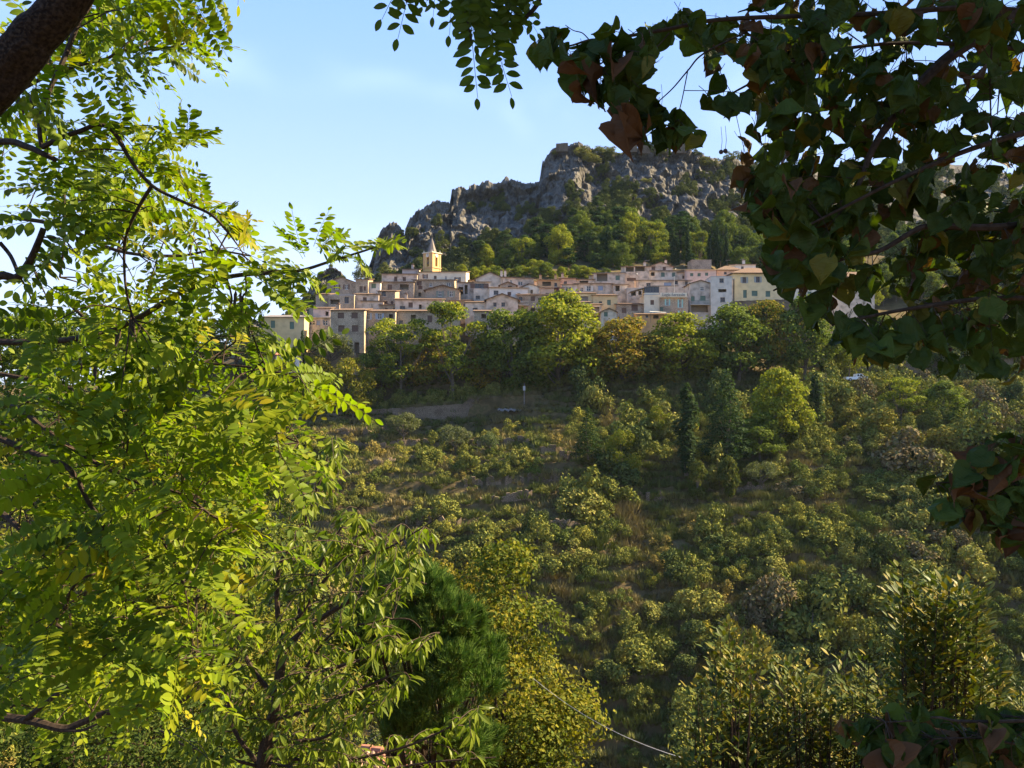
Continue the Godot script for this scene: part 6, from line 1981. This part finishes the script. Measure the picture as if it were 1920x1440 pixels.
func build_materials() -> void:
	n_hill.seed = 5; n_hill.frequency = 0.02; n_hill.fractal_octaves = 3
	n_fine.seed = 9; n_fine.frequency = 0.12; n_fine.fractal_octaves = 3
	n_ridge.seed = 14; n_ridge.frequency = 0.06; n_ridge.fractal_octaves = 4
	n_cell.seed = 23; n_cell.noise_type = FastNoiseLite.TYPE_CELLULAR; n_cell.frequency = 0.11; n_cell.cellular_return_type = FastNoiseLite.RETURN_DISTANCE2_SUB; n_cell.fractal_type = FastNoiseLite.FRACTAL_NONE
	M.soil = textured(noise_tex(1, 0.012, [[0.0, lin(0.05, 0.038, 0.016)], [0.42, lin(0.088, 0.064, 0.028)], [0.58, lin(0.13, 0.092, 0.044)], [0.75, lin(0.08, 0.068, 0.026)], [1.0, lin(0.19, 0.135, 0.07)]]), 23.0)
	M.rock = textured(noise_tex(2, 0.014, [[0.0, lin(0.05, 0.046, 0.04)], [0.36, lin(0.1, 0.092, 0.08)], [0.52, lin(0.17, 0.155, 0.132)], [0.66, lin(0.115, 0.106, 0.092)], [1.0, lin(0.25, 0.225, 0.19)]], 512, FastNoiseLite.TYPE_SIMPLEX_SMOOTH, 6), 31.0)
	M.rock.detail_enabled = true
	M.rock.detail_blend_mode = BaseMaterial3D.BLEND_MODE_MUL
	M.rock.detail_albedo = noise_tex(6, 0.03, [[0.0, lin(0.35, 0.33, 0.3)], [0.1, lin(0.7, 0.68, 0.65)], [0.3, lin(1, 1, 1)], [0.6, lin(0.85, 0.83, 0.8)], [1.0, lin(1, 0.98, 0.95)]], 512, FastNoiseLite.TYPE_CELLULAR)
	M.rock.detail_uv_layer = BaseMaterial3D.DETAIL_UV_2
	M.rock.uv2_triplanar = true
	M.rock.uv2_world_triplanar = true
	M.rock.uv2_scale = Vector3(1.0, 0.55, 1.0) / 26.0
	var plaster := func(sd: int, c: Color, var_ := 0.22) -> StandardMaterial3D:
		return textured(noise_tex(sd, 0.016, [[0.0, c * (1.0 - 2.4 * var_)], [0.38, c * (1.0 - 0.6 * var_)], [0.6, c], [1.0, c * (1.0 + var_)]], 256), 9.0)
	var rubble := func(sd: int, c: Color) -> StandardMaterial3D:
		var m: StandardMaterial3D = textured(noise_tex(sd, 0.05, [[0.0, c * 0.42], [0.12, c * 0.8], [0.35, c], [0.7, c * 1.2], [1.0, c * 1.35]], 512, FastNoiseLite.TYPE_CELLULAR), 8.0)
		m.detail_enabled = true
		m.detail_blend_mode = BaseMaterial3D.BLEND_MODE_MUL
		m.detail_albedo = noise_tex(sd + 3, 0.01, [[0.0, lin(0.55, 0.52, 0.5)], [0.5, lin(0.9, 0.88, 0.86)], [1.0, lin(1, 1, 1)]], 256)
		m.detail_uv_layer = BaseMaterial3D.DETAIL_UV_2
		m.uv2_triplanar = true
		m.uv2_world_triplanar = true
		m.uv2_scale = Vector3.ONE / 13.0
		return m
	M.stone = rubble.call(31, lin(0.5, 0.395, 0.275))
	M.stone2 = rubble.call(37, lin(0.46, 0.36, 0.26))
	M.stone_dark = rubble.call(34, lin(0.22, 0.165, 0.11))
	M.beige = plaster.call(41, lin(0.6, 0.46, 0.33))
	M.tan = plaster.call(42, lin(0.62, 0.475, 0.335))
	M.plaster = plaster.call(43, lin(0.6, 0.5, 0.38))
	M.grey = plaster.call(44, lin(0.46, 0.395, 0.32))  # grey plaster; on some houses this grey stands in for their shade
	M.white = plaster.call(45, lin(0.68, 0.61, 0.5), 0.07)
	M.pale = plaster.call(53, lin(0.6, 0.54, 0.44), 0.1)
	M.cream = plaster.call(46, lin(0.72, 0.61, 0.43), 0.08)
	M.yellow = plaster.call(47, lin(0.7, 0.54, 0.29), 0.08)
	M.ochre = plaster.call(48, lin(0.64, 0.47, 0.24), 0.1)
	M.ochre_bright = plaster.call(49, lin(0.66, 0.43, 0.17), 0.06)
	M.orange = plaster.call(50, lin(0.6, 0.35, 0.17), 0.1)
	M.salmon = plaster.call(51, lin(0.62, 0.41, 0.27), 0.1)
	M.pink = plaster.call(52, lin(0.62, 0.45, 0.35), 0.1)
	var tiles := func(sd: int, c: Color) -> StandardMaterial3D:
		return textured(noise_tex(sd, 0.05, [[0.0, c * 0.5], [0.4, c * 0.85], [0.6, c * 1.1], [1.0, c * 1.5]], 256), 5.0)
	M.tile = tiles.call(61, lin(0.17, 0.112, 0.075))
	M.tile_grey = tiles.call(62, lin(0.2, 0.17, 0.145))
	M.tile_red = tiles.call(63, lin(0.36, 0.16, 0.1))
	M.tile_pale = tiles.call(64, lin(0.42, 0.26, 0.18))
	M.slate = mat(lin(0.17, 0.135, 0.105), 0.8)
	M.sill = mat(lin(0.42, 0.39, 0.35))
	M.wood = mat(lin(0.12, 0.08, 0.05), 0.7)
	M.brown = mat(lin(0.13, 0.075, 0.05), 0.75)
	M.green_paint = mat(lin(0.11, 0.17, 0.12), 0.7)
	M.greygreen = mat(lin(0.2, 0.22, 0.17), 0.75)
	M.grey_paint = mat(lin(0.3, 0.31, 0.28), 0.75)
	M.blue_paint = mat(lin(0.27, 0.32, 0.4), 0.75)
	M.turquoise = mat(lin(0.3, 0.52, 0.46), 0.7)
	M.red_paint = mat(lin(0.16, 0.04, 0.03), 0.7)
	M.dark = mat(lin(0.03, 0.027, 0.025), 0.85)
	M.dim = mat(lin(0.34, 0.28, 0.21))
	M.ink = mat(lin(0.12, 0.12, 0.13), 0.7)
	M.iron = mat(lin(0.06, 0.06, 0.06), 0.6)
	M.glass = mat(lin(0.03, 0.035, 0.042), 0.08)
	M.car_white = mat(lin(0.75, 0.76, 0.77), 0.25)
	M.pool = mat(lin(0.5, 0.6, 0.62), 0.5)
	M.bark = textured(noise_tex(71, 0.05, [[0.0, lin(0.05, 0.04, 0.03)], [0.5, lin(0.12, 0.095, 0.07)], [1.0, lin(0.2, 0.17, 0.13)]], 128), 1.5)
	M.bark_dark = textured(noise_tex(72, 0.06, [[0.0, lin(0.018, 0.012, 0.009)], [0.5, lin(0.045, 0.031, 0.022)], [1.0, lin(0.085, 0.06, 0.043)]], 128), 0.12, 0.75)
	M.bark_rough = textured(noise_tex(73, 0.035, [[0.0, lin(0.007, 0.005, 0.004)], [0.42, lin(0.02, 0.013, 0.009)], [0.62, lin(0.045, 0.03, 0.02)], [1.0, lin(0.085, 0.058, 0.04)]], 512), 0.22, 0.9, 1.2)
	# leaves: the colours are in the meshes or in the copies
	M.leaf = leafy(lin(1, 1, 1), 0.6, Color(0.8, 0.85, 0.5))
	M.scrub = leafy(lin(1, 1, 1), 0.7, Color(0.36, 0.4, 0.22), 0.08)
	M.bright = leafy(lin(1.5, 1.4, 0.9).clamp(), 0.6, Color(0.8, 0.85, 0.5))
	M.green = leafy(lin(0.9, 0.98, 0.9), 0.6, Color(0.7, 0.8, 0.5))
	var all := Color(0.92, 1.0, 0.45)
	M.locust1 = leafy(lin(0.215, 0.265, 0.016), 0.45, all, 0.22)
	M.locust2 = leafy(lin(0.145, 0.2, 0.018), 0.45, all, 0.22)
	M.locust3 = leafy(lin(0.29, 0.27, 0.016), 0.45, all, 0.22)
	M.locust4 = leafy(lin(0.085, 0.125, 0.018), 0.4, all, 0.22)
	M.locust_all = leafy(lin(1, 1, 1), 0.45, all, 0.22)
	M.linden1 = leafy(lin(0.045, 0.068, 0.016), 0.5, Color(0.75, 0.8, 0.3), 0.22)
	M.linden2 = leafy(lin(0.065, 0.095, 0.018), 0.5, Color(0.75, 0.8, 0.3), 0.22)
	M.linden3 = leafy(lin(0.11, 0.055, 0.025), 0.75, Color(0.6, 0.5, 0.4), 0.22)
	M.linden4 = leafy(lin(0.15, 0.13, 0.024), 0.5, Color(0.75, 0.8, 0.3), 0.22)
	M.linden_all = leafy(lin(1, 1, 1), 0.5, Color(0.75, 0.8, 0.3), 0.22)
	M.peach1 = leafy(lin(0.15, 0.18, 0.018), 0.35, Color(0.8, 0.9, 0.4), 0.2)
	M.peach2 = leafy(lin(0.095, 0.125, 0.018), 0.35, Color(0.8, 0.9, 0.4), 0.2)
	M.peach_all = leafy(lin(1, 1, 1), 0.35, Color(0.8, 0.9, 0.4), 0.2)
	M.laurel1 = leafy(lin(0.06, 0.078, 0.016), 0.42, Color(0.6, 0.65, 0.3), 0.16)
	M.laurel2 = leafy(lin(0.1, 0.1, 0.014), 0.42, Color(0.6, 0.65, 0.3), 0.16)
	M.laurel3 = leafy(lin(0.16, 0.125, 0.016), 0.42, Color(0.6, 0.65, 0.3), 0.16)
	M.laurel_all = leafy(lin(1, 1, 1), 0.42, Color(0.6, 0.65, 0.3), 0.16)
	M.needle = leafy(lin(0.09, 0.14, 0.025), 0.5, Color(0.4, 0.5, 0.3))
	M.needle_all = leafy(lin(1, 1, 1), 0.5, Color(0.4, 0.5, 0.3))
	M.pod = mat(lin(0.05, 0.03, 0.022), 0.6)
